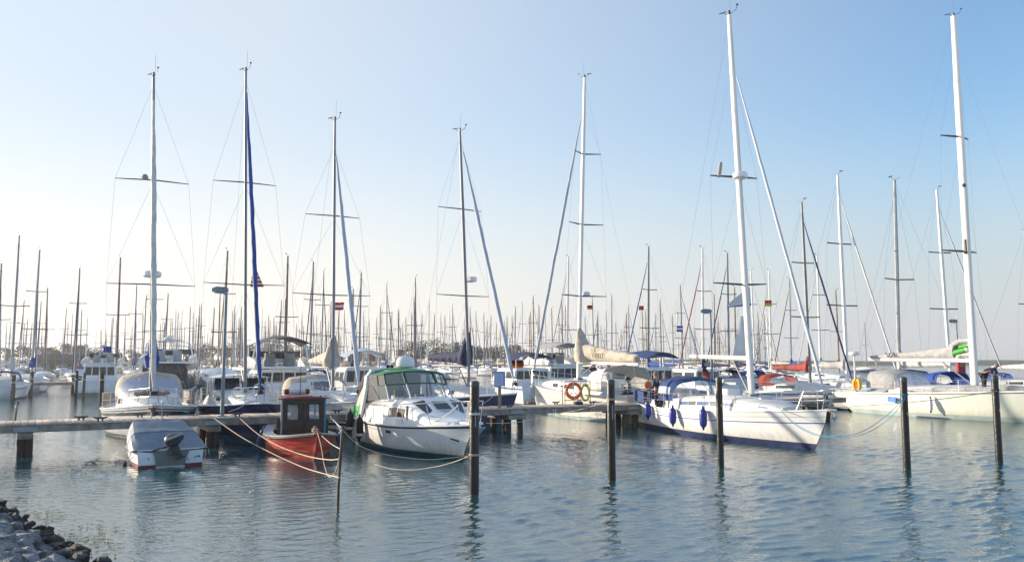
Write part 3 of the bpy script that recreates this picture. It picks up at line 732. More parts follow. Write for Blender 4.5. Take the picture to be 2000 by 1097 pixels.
def boom(o, mx, L, z, r, m, drop=0.0, vang=True, name='boom', zdeck=1.6):
    b = MB(); b.tube([(mx - .12, 0, z), (mx - L * .5, 0, z - drop * .5), (mx - L, 0, z - drop)], [r, r * 1.05, r], m, 10)
    if vang: b.tube([(mx - .14, 0, zdeck + .1), (mx - L * .27, 0, z - drop * .27 - r)], 0.035, ALU, 8)
    b.tube([(mx - L * .93, 0.0, z - drop), (mx - L * .93, 0.0, zdeck - .3)], 0.012, ROPEW, 5)
    return b.build(name, o)
def hatch(o, x, y, z, w, l): 
    b = MB(); b.box((x, y, z), (l, w, 0.05), WHITE); b.box((x, y, z + .028), (l * .82, w * .82, 0.012), GLASS); return b.build('hatch', o)

MASTG2 = mat('furled_sail_pale', (.55, .57, .60), .7, var=.08)
# ---- white sloop with the blue hood, right of centre
def blue_hood_sloop():
    o = place('white sloop with a blue cockpit hood and three blue fenders on its side', (8.31, 31.57), (0.265, -0.964), group=SAILG)
    h = Hull(11.9, 3.5, (0.98, 0.98, 1.30), tr=0.80, rb=0.9, rs=0.45, boot=0.20, bottom=ABLUE, nu=30,
             stripes=((0.60, 0.635, BLUE), (0.80, 0.825, mat('stripe_grey', (0.42, 0.43, 0.44), .4))))
    h.build(o); h.deck(o, well=(-5.0, -2.0, .42))
    cm = MB()
    for sd in (1, -1):
        cs = lambda x, hh: [(x, sd * 1.28, .90), (x, sd * 1.20, .93 + hh), (x, sd * 1.02, .96 + hh), (x, sd * .92, .93)]
        cm.loft([cs(-5.1, .10), cs(-4.6, .26), (cs(-3.2, .33)), cs(-2.0, .42), cs(-1.9, .42)], DECKW, True, True, True)
        for a, b in ((-4.1, -3.55), (-3.45, -2.9)): cm.loft([[(x, sd * (1.28 - .08 * k + .004), .93 + .30 * k) for k in (.42, .74)] for x in (a, (a + b) / 2, b)], BLUE if a < -4 else MATS.get('tinted_grey') or mat('tinted_grey', (0.10, 0.11, 0.12), .25), closed=False)
    cm.build('cockpit_coaming', o)
    st = [(-2.1, 1.24, .95, .44), (0.2, 1.16, 1.0, .52), (1.8, 1.0, 1.05, .46), (3.0, 0.72, 1.12, .28), (3.9, 0.40, 1.18, .08)]
    trunk(o, st, windows=((0.09, .15, .34, .66, 0), (0.27, .35, .34, .66, 0)), wm=mat('tinted_grey', (0.10, 0.11, 0.12), .25), stripes=((.0, .085, .36, .62, BLUE), (.16, .26, .36, .62, BLUE), (.365, .88, .38, .60, BLUE)))
    hood(o, -3.75, -2.65, -0.95, 1.27, 1.22, 0.98, BLUEH, VINYL, wa=1.25, ht=.96, wf=1.05, sidewin=MILKV)
    zd = 1.52
    mo, f, tips = rig(o, h, 1.45, 1424, 30, 0.105, MASTW, ((0.285, 1.10, .35, .08), (0.565, 0.98, .35, .08)), zd, fore=(0.865, 5.75, 1.42), radar=(0.56, .30, -.12, .27), furl=(0.054, MASTG2, None))
    boom(o, 1.45, 4.6, 2.92, 0.085, mat('boom_cream', (0.80, 0.74, 0.60), .4, var=.06), drop=-.10, zdeck=zd)
    rails(o, h, -3.9, 4.3, 0.62, 1.6)
    c = MB(); c.box((0.0, -.15, 1.67), (0.95, .55, .26), WHITE); 
    for k in (-.28, 0, .28): c.box((k, -.15, 1.67), (.03, .565, .272), GREY)
    c.build('liferaft_canister', o)
    for (x, w) in ((2.2, .5), (3.3, .4)): hatch(o, x, 0, 1.52 if x < 3 else 1.28, w, w)
    d = MB()
    for sd in (-1, 1):
        d.loft([[h.gun(x, sd, .03, .12), h.gun(x, sd, .03 + .02 * math.sin(x * 9), .36), h.gun(x, sd, .03, .58)] for x in [lerp(-5.8, -4.6, i / 8) for i in range(9)]], BLUEH, closed=False)
    d.loft([[V(-5.9, y, 1.12), V(-5.91 - .02 * math.sin(y * 8), y, 1.36), V(-5.9, y, 1.56)] for y in [lerp(-1.3, 1.3, i / 10) for i in range(11)]], BLUEH, closed=False)
    d.build('spray_cloth', o)
    w = MB(); w.torus((-4.3, 0, 1.45), 0.42, 0.014, STEEL, 'x', 28, 6)
    for k in range(3): w.tube([(-4.3, .42 * math.cos(k * 1.05), 1.45 + .42 * math.sin(k * 1.05)), (-4.3, -.42 * math.cos(k * 1.05), 1.45 - .42 * math.sin(k * 1.05))], 0.01, STEEL, 5)
    w.tube([(-4.25, 0, .85), (-4.25, 0, 1.45)], .06, WHITE, 8); w.build('steering_wheel', o)
    e = MB(); e.plate([(-5.5, .0, 1.0), (-5.42, 0, 1.02), (-5.75, 0, 2.35), (-5.79, 0, 2.33)], .03, TEAK); e.build('flagstaff', o)
    a = MB(); L2 = 5.95
    a.box((L2 - .02, 0, 1.32), (.4, .16, .06), STEEL); a.tube([(L2 - .2, 0, 1.28), (L2 + .12, 0, 1.22), (L2 + .16, 0, 1.08)], .026, STEEL, 6); a.plate([(L2 + .17, -.10, 1.12), (L2 + .17, .10, 1.12), (L2 + .10, 0, .92)], .03, STEEL)
    a.build('anchor', o)
    pl = MB(); pl.plate([(L2 - .14, -.12, .92), (L2 - .14, .02, .92), (L2 - .06, .02, 1.26), (L2 - .06, -.12, 1.26)], .012, BLACK); pl.build('bow_plate', o)
    wn_ = MB()
    for sd in (1, -1):
        for x in (-3.4, -2.6): wn_.lathe([(.075, 0), (.06, .05), (.065, .13), (.02, .15)], (x, sd * 1.1, 1.32), STEEL, 12)
    wn_.build('winch', o)
    M = o.matrix_world
    for (px, y, Lf, lab) in ((1263, 801, .62, 'blue fender nearest the stern on the white blue hooded sloop'), (1311, 812, .66, 'middle one of the three blue fenders on the white sloop'), (1369, 816, .70, 'largest blue fender, beside the post on the white sloop hull')):
        # find the hull x where this pixel column meets the starboard side
        best = min((abs((CX + (M @ h.gun(x, -1, -.17)).x / ((M @ h.gun(x, -1, -.17)).y) * FPX) - px), x) for x in [i * .05 - 5.8 for i in range(210)])[1]
        q = M @ h.gun(best, -1, -.17); z = at(px, y, q.y).z
        fender((q.x, q.y, z), o.rotation_euler.z, Lf, 0.135, FBLUE, lab, hang=h.sheer(h.u_of(best)) - z + .55 - Lf / 2, tip=BLACK, group='blue fenders on the white sloop')
    q = M @ V(-5.76, 0, 2.32)
    flag(None, q, 0.62, 1.15, (FB, FR, FY), rz=o.rotation_euler.z + 2.9, droop=1.1, label='black red gold flag drooping at the stern of the white sloop', group='black red gold flags')
    s = MB(); s.ball((0, 0, 0), (.16, .16, .19), ORANGE, 12, 8); s.tube([(0, 0, .1), (0, 0, .3)], .02, BLACK, 5)
    tag(s.build('rescue_light', loc=M @ V(-5.45, -.9, 1.78)), 'orange rescue float hanging on the stern rail beside the flag', 'float')
    return o, h
BH, BHh = blue_hood_sloop()

# ---- cream racing yacht at the right
def cream_yacht():
    hd = (0.39, -0.92); o = place('long cream yacht with grey sail cover, yellow horseshoe and cream hull', (22.6, 42.6), hd, group=SAILG)
    h = Hull(13.6, 4.1, (1.02, 1.22, 1.55), tr=0.72, rb=1.2, rs=1.4, boot=0.22, side=CREAM, bottom=AGREY, nu=30, stripes=((0.93, 0.955, DGREY), (0.965, 1.0, WHITE)), deck=DECKW)
    h.build(o); h.deck(o, rail_r=.045)
    st = [(-4.6, 1.25, 1.1, .16), (-3.0, 1.35, 1.12, .30), (-1.0, 1.4, 1.18, .36), (1.4, 1.25, 1.26, .34), (3.2, .9, 1.34, .22), (4.6, .4, 1.42, .05)]
    trunk(o, st, windows=((0.30, .43, .25, .62, .012), (0.49, .60, .25, .62, .012)))
    hood(o, -4.3, -2.7, -1.3, 1.35, 1.36, 1.05, GREYC, MILKV, wa=1.4, ht=.95, wf=1.0, sidewin=None)
    zd = 1.55
    def ex(mo, f): pass
    mx = 1.25
    mo, f, tips = rig(o, h, mx, 1862, 32, 0.145, MASTW, ((0.355, 1.25, .45, .06), (0.665, 1.0, .35, .06)), zd, fore=(0.90, 6.5, 1.75), radar=None)
    z1, rk, ln = mast_to(o, mx, 1862, 32)
    e = MB(); a = f(.55) + V(-.0, -.32, 0); e.box(f(.348) + V(.1, -.25, .35), (.12, .10, .75), BLACK); e.ball(f(.53) + V(.2, -.2, 0), .1, DGREY, 8, 6); e.build('steaming_light', mo)
    # boom and cover
    boom(o, mx, 6.6, 2.86, .11, WHITE, drop=-.08, zdeck=zd)
    bag = sail_bag(o, mx - 1.0, mx - 6.5, 2.95, 2.98, .72, .16, .26, GREYC, wr=.035, seed=4, N=30, tie=False)
    for k, (yy, zz, mm, rr) in enumerate(((-.12, 3.40, LIME, .13), (.12, 3.62, LIME, .12), (.0, 3.86, GREYC, .14), (.02, 3.18, WHITEC, .13))):
        s = MB(); s.tube([(mx - .28, yy, zz), (mx - .7, yy * 1.1, zz - .08 + .03 * k), (mx - 1.25, yy * .9, zz - .22 - .03 * k)], [rr * .8, rr, rr * .9], mm, 12); s.tube([(mx - .22, yy, zz), (mx - .34, yy, zz)], [rr * .7, rr * .82], WHITE, 12); s.build('sail_fold', bag)
    # lettering VA on the cover, starboard side
    l = MB(); xl = -3.7
    yb = -0.265
    def stroke(a, b): l.tube([V(a[0], yb, a[1]), V(b[0], yb, b[1])], .022, BLACK, 5)
    for (a, b) in (((-3.95, 3.30), (-3.78, 3.06)), ((-3.78, 3.06), (-3.62, 3.30)), ((-3.56, 3.06), (-3.40, 3.30)), ((-3.40, 3.30), (-3.22, 3.06)), ((-3.48, 3.15), (-3.30, 3.15))): stroke(a, b)
    l.build('lettering', bag)
    rails(o, h, -5.2, 5.6, 0.62, 1.8)
    # boom gallows with radar on a pole at the stern
    p = MB(); p.tube([(-5.6, -.9, 1.0), (-5.6, -.9, 3.15)], .05, WHITE, 8); p.lathe([(.24, 0), (.30, .05), (.30, .16), (.22, .22), (.02, .24)], (-5.6, -.9, 3.15), WHITE, 16); p.build('radar_pole', o)
    s = MB(); s.tube([h.gun(5.6 - i * .55, -1, .45 + .10 * math.sin(i * 1.7), .14 + .05 * math.sin(i * 2.3)) for i in range(14)], [.08, .14, .17, .15, .18, .16, .17, .14, .16, .13, .11, .09, .06, .03], GREYC, 10); s.build('folded_sail', o)
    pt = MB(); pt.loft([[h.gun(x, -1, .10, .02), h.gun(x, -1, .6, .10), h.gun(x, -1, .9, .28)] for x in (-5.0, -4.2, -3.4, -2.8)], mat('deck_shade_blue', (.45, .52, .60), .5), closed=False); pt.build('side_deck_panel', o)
    M = o.matrix_world
    def onside(px, off): return min((abs((CX + (M @ h.gun(x, -1, off)).x / ((M @ h.gun(x, -1, off)).y) * FPX) - px), x) for x in [i * .05 - 6.6 for i in range(264)])[1]
    x = onside(1809, -.11); q = M @ h.gun(x, -1, -.11); z = at(1809, 790, q.y).z
    fender((q.x, q.y, z), o.rotation_euler.z, .66, .10, mat('fender_white', (.72, .70, .74), .4), 'white fender with navy ends hanging on the cream yacht', hang=.6, tip=mat('fender_navy', (.015, .015, .06), .4))
    x = onside(1736, -.13); q = M @ h.gun(x, -1, -.12); z = at(1736, 780, q.y).z
    c = MB(); c.box((0, 0, 0), (.54, .13, .26), mat('cushion_blue', (.03, .19, .60), .6)); c.tube([(-.2, 0, .12), (0, .02, .5)], .007, DGREY, 5); c.tube([(.2, 0, .12), (0, .02, .5)], .007, DGREY, 5)
    c = c.build('flat_fender', loc=(q.x, q.y, z)); c.rotation_euler = (0, R(5), o.rotation_euler.z); tag(c, 'flat blue cushion fender hanging on the cream hull', 'fender')
    x = onside(1669, .1); q = M @ h.gun(x, -1, .08, .42)
    y_ = MB(); 
    for s in (1, -1): y_.tube([V(.0 + s * .05, 0, .24), V(s * .17, 0, .20), V(s * .21, 0, 0), V(s * .19, 0, -.2), V(s * .12, 0, -.27)], [.09, .105, .105, .10, .08], YELLOW, 10)
    y_.box((0, -.02, -.05), (.07, .08, .42), RED)
    z = at(1669, 750, q.y).z; yo = y_.build('horseshoe_buoy', loc=(q.x, q.y, z)); yo.rotation_euler = (0, 0, o.rotation_euler.z); tag(yo, 'yellow horseshoe lifebuoy hanging on the stern rail of the cream yacht', 'lifebuoy')
    return o, h
CY_, CYh = cream_yacht()

# ---- the five sailing boats with bows on the pier
def simple_sloop(label, bow_px, bow_Y, hd, L, B, fb, mx, top, mr, mm, sp, side=WHITE, bottom=ABLUE, stripes=(), cab=None, win=(), hoodp=None, fore=.9, furl=None, bag=None, boomz=None, radar=None, zd=1.55, tr=.68, extra=None, boomm=ALU, nbow=None):
    mid = mid_from_bow(at_bow(bow_px, bow_Y), hd, L)
    o = place(label, mid, hd, group=SAILG)
    h = Hull(L, B, fb, tr=tr, rb=.8, rs=.35, boot=.14, side=side, bottom=bottom, stripes=stripes, nu=24)
    h.build(o); h.deck(o)
    if cab: trunk(o, cab, windows=win)
    if hoodp: hood(o, **hoodp)
    rg = rig(o, h, mx, top[0], top[1], mr, mm, sp, zd, fore=(fore, L / 2 - .15, fb[2] + .1), radar=radar, furl=furl)
    if boomz: boom(o, mx, L * .36, boomz, .065, boomm, zdeck=zd - .1)
    if bag: sail_bag(o, **bag)
    rails(o, h, -L / 2 + .5, L / 2 - 1.3, .6, 1.5)
    if extra: extra(o, h, rg)
    return o, h

# white boat with the big tinted hood at the left
def ex1(o, h, rg):
    hatch(o, 2.6, 0, 1.40, .5, .5)
    b = MB(); b.box((4.55, 0, 1.2), (.5, .34, .06), TEAK); b.box((4.75, 0, 1.08), (.3, .16, .3), RUST); b.build('bow_fitting', o)
    p = MB(); p.loft([[h.gun(x, sd, .06, .05), h.gun(x, sd, .06, .57)] for sd in (1,) for x in (-3.4, -2.6, -1.8, -1.0)], clear_mat('net_beige', (.6, .52, .45), .5, .8), closed=False)
    p.loft([[h.gun(x, -1, .06, .05), h.gun(x, -1, .06, .57)] for x in (-3.4, -2.6, -1.8, -1.0)], MATS['net_beige'], closed=False); p.build('side_net', o)
    c = MB(); rr = random.Random(3)
    c.tube([(1.9 + .02 * i, .62 - 1.24 * i / 10, 1.62 + .03 * math.sin(i * 2)) for i in range(11)], [.05, .09, .07, .1, .07, .09, .08, .1, .07, .08, .05], TEAK, 8); c.build('grab_rail', o)
simple_sloop('white sloop with large tinted spray hood and blue sail cover, behind the grey dinghy', 303, 28.6, (.42, -.907), 9.4, 3.55, (1.0, 1.0, 1.32), 0.75, (300, 150), .072, ALU,
    ((.335, 1.6, .25, .0), (.665, 1.35, .25, .0)), side=WHITE, bottom=DGREY, stripes=((.70, .82, BLACK), (.86, .90, BLACK)),
    cab=[(-3.2, 1.25, 1.0, .34), (-1.2, 1.28, 1.0, .5), (.8, 1.12, 1.05, .5), (2.4, .75, 1.14, .34), (3.4, .35, 1.2, .08)], win=((.35, .55, .3, .7, 0),),
    hoodp=dict(xa=-2.7, xt=-1.6, xf=.35, w=1.27, z0=1.30, h=1.10, m=CREAMC, wm=MILKV, wa=1.30, ht=1.06, win=(1, 10), wf=1.08), fore=.96, furl=(.095, WHITEC, None),
    bag=dict(x0=.62, x1=-3.0, z0=2.62, z1=2.75, h0=.6, h1=.2, w=.26, m=BLUEC, collar=(1.35, .30, .75), wr=.04), boomz=2.55, radar=(.36, .30, .0, .34), zd=1.6, extra=ex1)

# navy striped boat with the royal blue furled sail
def ex2(o, h, rg):
    mo, f, tips = rg[0], rg[1], rg[2]
    b = MB(); b.loft([[h.pt(u, h.sheer(u) * lo + .0, sd, .012) for lo in (.36, .66)] for sd in (1,) for u in [i / 12 * .78 for i in range(13)]], WHITE, closed=False)
    b.loft([[h.pt(u, h.sheer(u) * lo, -1, .012) for lo in (.36, .66)] for u in [i / 12 * .78 for i in range(13)]], WHITE, closed=False); b.build('side_panel', o)
    c = MB(); rr = random.Random(5)
    c.torus((2.3, .35, 1.72), .22, .03, ROPEW, 'x', 18, 6); c.torus((2.6, -.5, 1.62), .2, .03, ROPEW, 'x', 18, 6); c.build('rope_coil', o)
    wn_ = MB(); wn_.torus((-1.6, .0, 1.85), .33, .018, STEEL, 'x', 24, 6); wn_.ball((-1.6, 0, 1.85), .05, BLACK, 8, 6)
    for k in range(4): wn_.tube([(-1.6, 0, 1.85), (-1.6, .33 * math.cos(k * 1.57), 1.85 + .33 * math.sin(k * 1.57))], .01, STEEL, 5)
    wn_.build('steering_wheel', o)
    t = tips[-1][0] if tips else None
    # wheelhouse windscreen
    w = MB(); 
    for (a, b2) in (((-.35, 1.02), (-.35, .05)), ((-.35, -.05), (-.35, -1.02))):
        w.plate([(a[0] + .25, a[1], 1.62), (b2[0] + .25, b2[1], 1.62), (b2[0] - .1, b2[1], 2.12), (a[0] - .1, a[1] * .93, 2.12)], .02, GLASS)
    w.build('windscreen', o)
    r2 = MB(); r2.loft([[(x, y, 2.14 + .13 * (1 - (y / 1.15) ** 2) + dz) for y in (1.15, .8, .3, -.3, -.8, -1.15)] for x, dz in ((-2.4, -.03), (-2.3, .0), (-.5, .02), (-.15, -.02))], WHITE, closed=False)
    for sd in (1, -1):
        for x in (-2.3, -1.3, -.4): r2.tube([(x, sd * 1.12, 1.3), (x, sd * 1.08, 2.14)], .03, WHITE, 6)
    r2.build('hard_top', o)
simple_sloop('navy and white sloop with a royal blue furled headsail, behind the pier lamp', 512, 30.2, (.44, -.898), 9.8, 3.3, (1.0, 1.02, 1.30), 1.0, (480, 140), .068, MASTG,
    ((.325, 1.6, .15, .05), (.645, 1.25, .15, .0)), side=NAVY, bottom=NAVY, stripes=(),
    cab=[(-3.4, 1.15, .98, .3), (-1.4, 1.2, 1.0, .55), (.2, 1.12, 1.04, .56), (1.8, .85, 1.1, .36), (3.2, .35, 1.2, .08)], win=((.3, .48, .35, .75, 0), (.52, .62, .35, .72, 0)),
    fore=.97, furl=(.078, BLUEC, WHITEC), boomz=2.5, zd=1.6, extra=ex2, boomm=MATS['boom_cream'])

# white boat with the pale hood and grey mast-front sail cover
simple_sloop('white sloop with grey sail cover wrapped round its mast, behind the red boat', 706, 31.9, (.47, -.883), 9.6, 3.3, (.98, 1.0, 1.28), .9, (654, 236), .068, ALU,
    ((.345, 1.7, .2, .05), (.64, 1.2, .2, .02)), side=WHITE, bottom=DGREY, stripes=((.14, .24, BLACK), (.30, .35, BLACK), (.86, .93, mat('stripe_pale_grey', (.5, .52, .55), .4))),
    cab=[(-3.3, 1.2, .98, .3), (-1.2, 1.2, 1.0, .46), (.8, 1.1, 1.05, .48), (2.4, .75, 1.12, .34), (3.5, .32, 1.2, .08)], win=((.3, .45, .3, .7, 0), (.5, .62, .3, .7, 0)),
    hoodp=dict(xa=-2.2, xt=-1.75, xf=-.1, w=1.42, z0=1.28, h=.95, m=CREAMC, wm=VINYL, wa=1.45, ht=.9, win=(1, 10), wf=1.2), fore=.90, furl=(.085, mat('sail_bluegrey', (.42, .47, .55), .8, var=.08), None),
    bag=dict(x0=.80, x1=-2.9, z0=2.62, z1=2.72, h0=.85, h1=.2, w=.24, m=CREAMC, collar=(1.32, .42, .82), wr=.04), boomz=2.55, zd=1.6)

# navy hull with navy sail cover
def ex4(o, h, rg):
    hatch(o, 2.4, 0, 1.5, .5, .5)
simple_sloop('dark navy sloop with navy pleated sail cover, behind the notice board', 1010, 35.9, (.55, -.835), 10.2, 3.3, (1.05, 1.08, 1.45), 1.0, (898, 257), .075, ALU,
    ((.35, 1.45, .25, .04), (.69, 1.2, .25, .04)), side=NAVY, bottom=NAVY, stripes=((.955, 1.0, WHITE),),
    cab=[(-2.6, 1.15, 1.05, .36), (-.8, 1.15, 1.08, .55), (.8, 1.05, 1.12, .5), (2.2, .7, 1.2, .32), (3.2, .3, 1.3, .06)], win=((.25, .42, .3, .75, .0), (.46, .56, .3, .72, .01)),
    fore=.955, furl=(.09, MATS['sail_bluegrey'], None),
    bag=dict(x0=.85, x1=-3.1, z0=2.70, z1=2.85, h0=.75, h1=.32, w=.28, m=NAVYC, collar=(1.55, .50, .7), wr=.10, seed=3), boomz=2.6, radar=(.41, .20, .28, .22), zd=1.6, extra=ex4)

# white boat with the lettered cream sail cover, stern to the pier
def cream_cover_boat():
    hd = Vector((1.3 - 6.1, 47.2 - 38.9)).normalized(); L = 10.6
    o = place('white sloop with cream lettered sail cover and pale arched hood, behind the life ring', (3.75, 43.0), hd, group=SAILG)
    h = Hull(L, 3.6, (1.22, 1.3, 1.72), tr=.75, rb=.75, rs=.3, boot=.16, side=mat('gelcoat_ivory', (.80, .76, .68), .25, var=.04, coat=.3), bottom=AGREY, nu=24, stripes=((.60, .64, mat('stripe_tan', (.52, .46, .38), .4)), (.90, .93, MATS['stripe_tan'])))
    h.build(o); h.deck(o)
    trunk(o, [(-3.2, 1.3, 1.2, .3), (-1.2, 1.3, 1.25, .5), (.8, 1.2, 1.32, .5), (2.6, .8, 1.45, .32), (3.6, .35, 1.55, .06)], windows=((.3, .42, .3, .7, 0), (.5, .6, .3, .7, 0)))
    hood(o, -3.5, -2.2, -.9, 1.40, 1.45, 1.22, WHITEC, VINYL, wa=1.5, ht=1.0, wf=1.2)
    zd = 1.85; mx = .55
    rg = rig(o, h, mx, 1142, 152, .098, MASTW, ((.27, 1.35, .5, .0), (.505, 1.1, .45, .0), (.74, .85, .45, .0)), zd, fore=(.90, L / 2 - .2, 1.95), furl=(.085, MATS['sail_bluegrey'], None), radar=(.275, .1, -.42, .24))
    boom(o, mx, 5.0, 2.78, .08, WHITE, drop=.12, zdeck=zd)
    bag = sail_bag(o, mx - .2, mx - 5.0, 2.86, 2.74, 1.0, .38, .30, CREAMC, collar=(1.75, .72, .75), wr=.05, seed=7, N=28, tie=False)
    l = MB(); base = -1.55
    # the cover's hand-lettered name, port side towards the camera
    def P(x, z): return V(-1.05 - x * .9, .315 - .02 * x, 2.98 - .05 * x + z)
    def S(pts, r=.014): l.tube([P(*p) for p in pts], r, mat('cover_lettering', (.12, .08, .05), .8), 5)
    S([(0, .42), (.06, .46), (.14, .1), (.18, .02), (.24, .2), (.34, .44), (.44, .50)])
    S([(.40, .26), (.40, .06), (.45, .03)]); S([(.40, .36), (.41, .37)])
    S([(.54, .26), (.54, .04)]); S([(.54, .18), (.62, .27), (.68, .22), (.68, .06), (.72, .03)])
    S([(.98, .24), (.90, .28), (.84, .16), (.88, .05), (.98, .07)]); S([(1.08, .27), (1.08, .06), (1.13, .03)]); S([(1.08, .37), (1.09, .38)])
    l.build('lettering', bag)
    rails(o, h, -L / 2 + .5, L / 2 - 1.3, .62, 1.6)
    M = o.matrix_world
    q = M @ h.gun(3.1, 1, -.14); z = at(1072, 764, q.y).z
    for k, (dx, lab) in enumerate(((0, 'pale grey fender nearer the bow of the white lettered cover boat'),)):
        fender((q.x, q.y, z), o.rotation_euler.z, .78, .13, mat('fender_grey', (.45, .50, .55), .5), lab, hang=.5, tip=GREY)
    return o, h
cream_cover_boat()

# ================================================================ motor cruiser, red boat and dinghy in front of the pier
def white_cruiser():
    o = place('white motor cruiser with a green canvas top and two black fenders', (-2.78, 26.55), (.46, -.888), name='motor_cruiser', cat='motor boat')
    h = Hull(7.5, 2.75, (.84, .84, 1.04), tr=.93, rb=.80, rs=-.05, um=.4, p=2.6, boot=.14, bottom=TEAL, nu=28, fine=.30, stripes=((.90, .985, mat('rubbing_strake', (.012, .03, .02), .4)),), chine=True)
    h.build(o); h.deck(o, rail_r=.03)
    # raised white topside and cabin, one moulded shape
    st = [(-3.55, 1.26, .86, .40), (-2.4, 1.28, .86, .62), (-.6, 1.24, .88, .72), (.4, 1.14, .91, .72), (.9, 1.04, .94, .65), (1.95, .78, .99, .17), (2.6, .45, 1.02, .06), (2.9, .25, 1.03, .03)]
    cab = trunk(o, st, m=WHITE, windows=((.345, .425, .28, .66, .0), (.435, .555, .28, .66, .004)), wm=mat('cabin_glass', (.16, .11, .06), .1, var=.5, scale=3), camber=.09)
    w = MB()
    for sd in (1, -1): w.plate([(-0.2, sd * 1.165, 1.13), (.32, sd * 1.085, 1.13), (-.18, sd * 1.135, 1.38)][::sd], .012, mat('cabin_glass_pale', (.30, .33, .30), .15))
    w.build('window', cab)
    def patch(quad, off, m_, nm):
        # a pane that follows the moulded top, four (x, y) corners
        g = MB(); rows = []
        for i in range(5):
            row = []
            for j in range(5):
                p_ = V(*quad[0]).lerp(V(*quad[1]), i / 4).lerp(V(*quad[3]).lerp(V(*quad[2]), i / 4), j / 4); k = [q for q in range(len(st) - 1) if st[q][0] <= p_.x <= st[q + 1][0]][0]
                t = (p_.x - st[k][0]) / (st[k + 1][0] - st[k][0]); w_, z_, h_ = [lerp(st[k][c], st[k + 1][c], t) for c in (1, 2, 3)]; y_ = abs(p_.y) / w_
                top = z_ + h_ + .072 * (1 if y_ < .4 else max(0, (.8 - y_) / .4)) if y_ < .8 else z_ + h_ * (1 - (y_ - .8) / .1 * .18)
                row.append(V(p_.x, p_.y, top + off))
            rows.append(row)
        g.loft(rows, m_, closed=False); return g.build(nm, cab)
    SMK = mat('hatch_smoke', (.045, .052, .065), .35, spec=.25)
    patch(((1.08, .30), (1.72, .30), (1.72, -.30), (1.08, -.30)), .022, WHITE, 'hatch'); patch(((1.15, .24), (1.65, .24), (1.65, -.24), (1.15, -.24)), .032, SMK, 'hatch_glass')
    for sd in (1, -1): patch(((1.0, sd * .42), (1.65, sd * .40), (1.78, sd * .60), (1.0, sd * .80)), .012, SMK, 'deck_window')
    # windscreen: frame rows from the base to the header, then canvas windows up to the green roof
    base = [V(-.95, 1.16, 1.56), V(-.25, 1.10, 1.58), V(.25, .55, 1.64), V(.34, 0, 1.66), V(.25, -.55, 1.64), V(-.25, -1.10, 1.58), V(-.95, -1.16, 1.56)]
    head = [V(-1.25, 1.12, 2.02), V(-.72, 1.06, 2.05), V(-.30, .52, 2.10), V(-.22, 0, 2.11), V(-.30, -.52, 2.10), V(-.72, -1.06, 2.05), V(-1.25, -1.12, 2.02)]
    roof = [V(-1.5, 1.10, 2.36), V(-1.05, 1.02, 2.40), V(-.68, .5, 2.47), V(-.60, 0, 2.49), V(-.68, -.5, 2.47), V(-1.05, -1.02, 2.40), V(-1.5, -1.10, 2.36)]
    g = MB(); g.loft([base, head], VINYL, closed=False); gl = g.build('windscreen', o)
    fr = MB()
    for row, r_, m_ in ((base, .022, WHITE), (head, .024, DGREENC)): fr.tube(row, r_, m_, 6)
    for i in (0, 1, 2, 4, 5, 6): fr.tube([base[i], head[i]], .024, mat('frame_white', (.6, .62, .66), .4), 6)
    fr.build('frame', gl)
    wp = MB(); wp.tube([V(.15, -.8, 1.66), V(-.05, -.35, 1.76)], .010, BLACK, 5); wp.tube([V(.30, .1, 1.68), V(.0, .55, 1.80)], .010, BLACK, 5); wp.build('wiper', gl)
    g = MB(); g.loft([head, roof], VINYL, closed=False); fc = g.build('front_canopy_window', o)
    fr = MB(); fr.tube(roof, .030, DGREENC, 6)
    for i in (1, 5): fr.tube([head[i], roof[i]], .03, DGREENC, 6)
    for i in (2, 4): fr.tube([head[i], roof[i]], .05, DGREENC, 6)
    fr.tube([V(-.55, -.3, 1.62), V(-1.15, -.5, 2.4)], .015, STEEL, 6); fr.tube([V(-.8, .25, 1.62), V(-.8, .25, 2.4)], .10, MATS['frame_white'], 8); fr.build('frame', fc)
    rf = MB(); rr = []
    for x, hw, z, c in ((-2.62, 1.10, 2.33, .14), (-2.0, 1.14, 2.38, .18), (-1.4, 1.10, 2.37, .18)):
        rr.append([(x + .0, hw * k, z + c * (1 - k * k) + (.0)) for k in (1, .72, .36, 0, -.36, -.72, -1)])
    rr.append([tuple(p + V(0, 0, .03)) for p in roof]); rf.loft(rr, GREENC, closed=False)
    rf.loft([rr[-1], [tuple(p + V(.03, 0, -.03)) for p in roof]], GREENC, closed=False); rf.build('canvas_roof', o)
    # side curtains, clear with green hem, from the arch to the stern
    for sd in (1, -1):
        c = MB(); c.loft([[V(-.95, sd * 1.16, 1.56), V(-1.5, sd * 1.10, 2.36)], [V(-1.6, sd * 1.18, 1.54), V(-1.9, sd * 1.12, 2.38)], [V(-2.2, sd * 1.19, 1.5), V(-2.4, sd * 1.11, 2.36)]], VINYL, closed=False); sc = c.build('side_window', o)
        f_ = MB(); f_.tube([V(-.95, sd * 1.17, 1.56), V(-1.5, sd * 1.11, 2.36)], .02, DGREENC, 6); f_.tube([V(-1.0, sd * 1.17, 1.57), V(-1.75, sd * 1.16, 1.98), V(-2.2, sd * 1.17, 2.0)], .012, DGREENC, 5); f_.tube([V(-1.2, sd * 1.15, 1.55), V(-2.2, sd * 1.12, 2.3)], .01, STEEL, 5); f_.build('frame', sc)
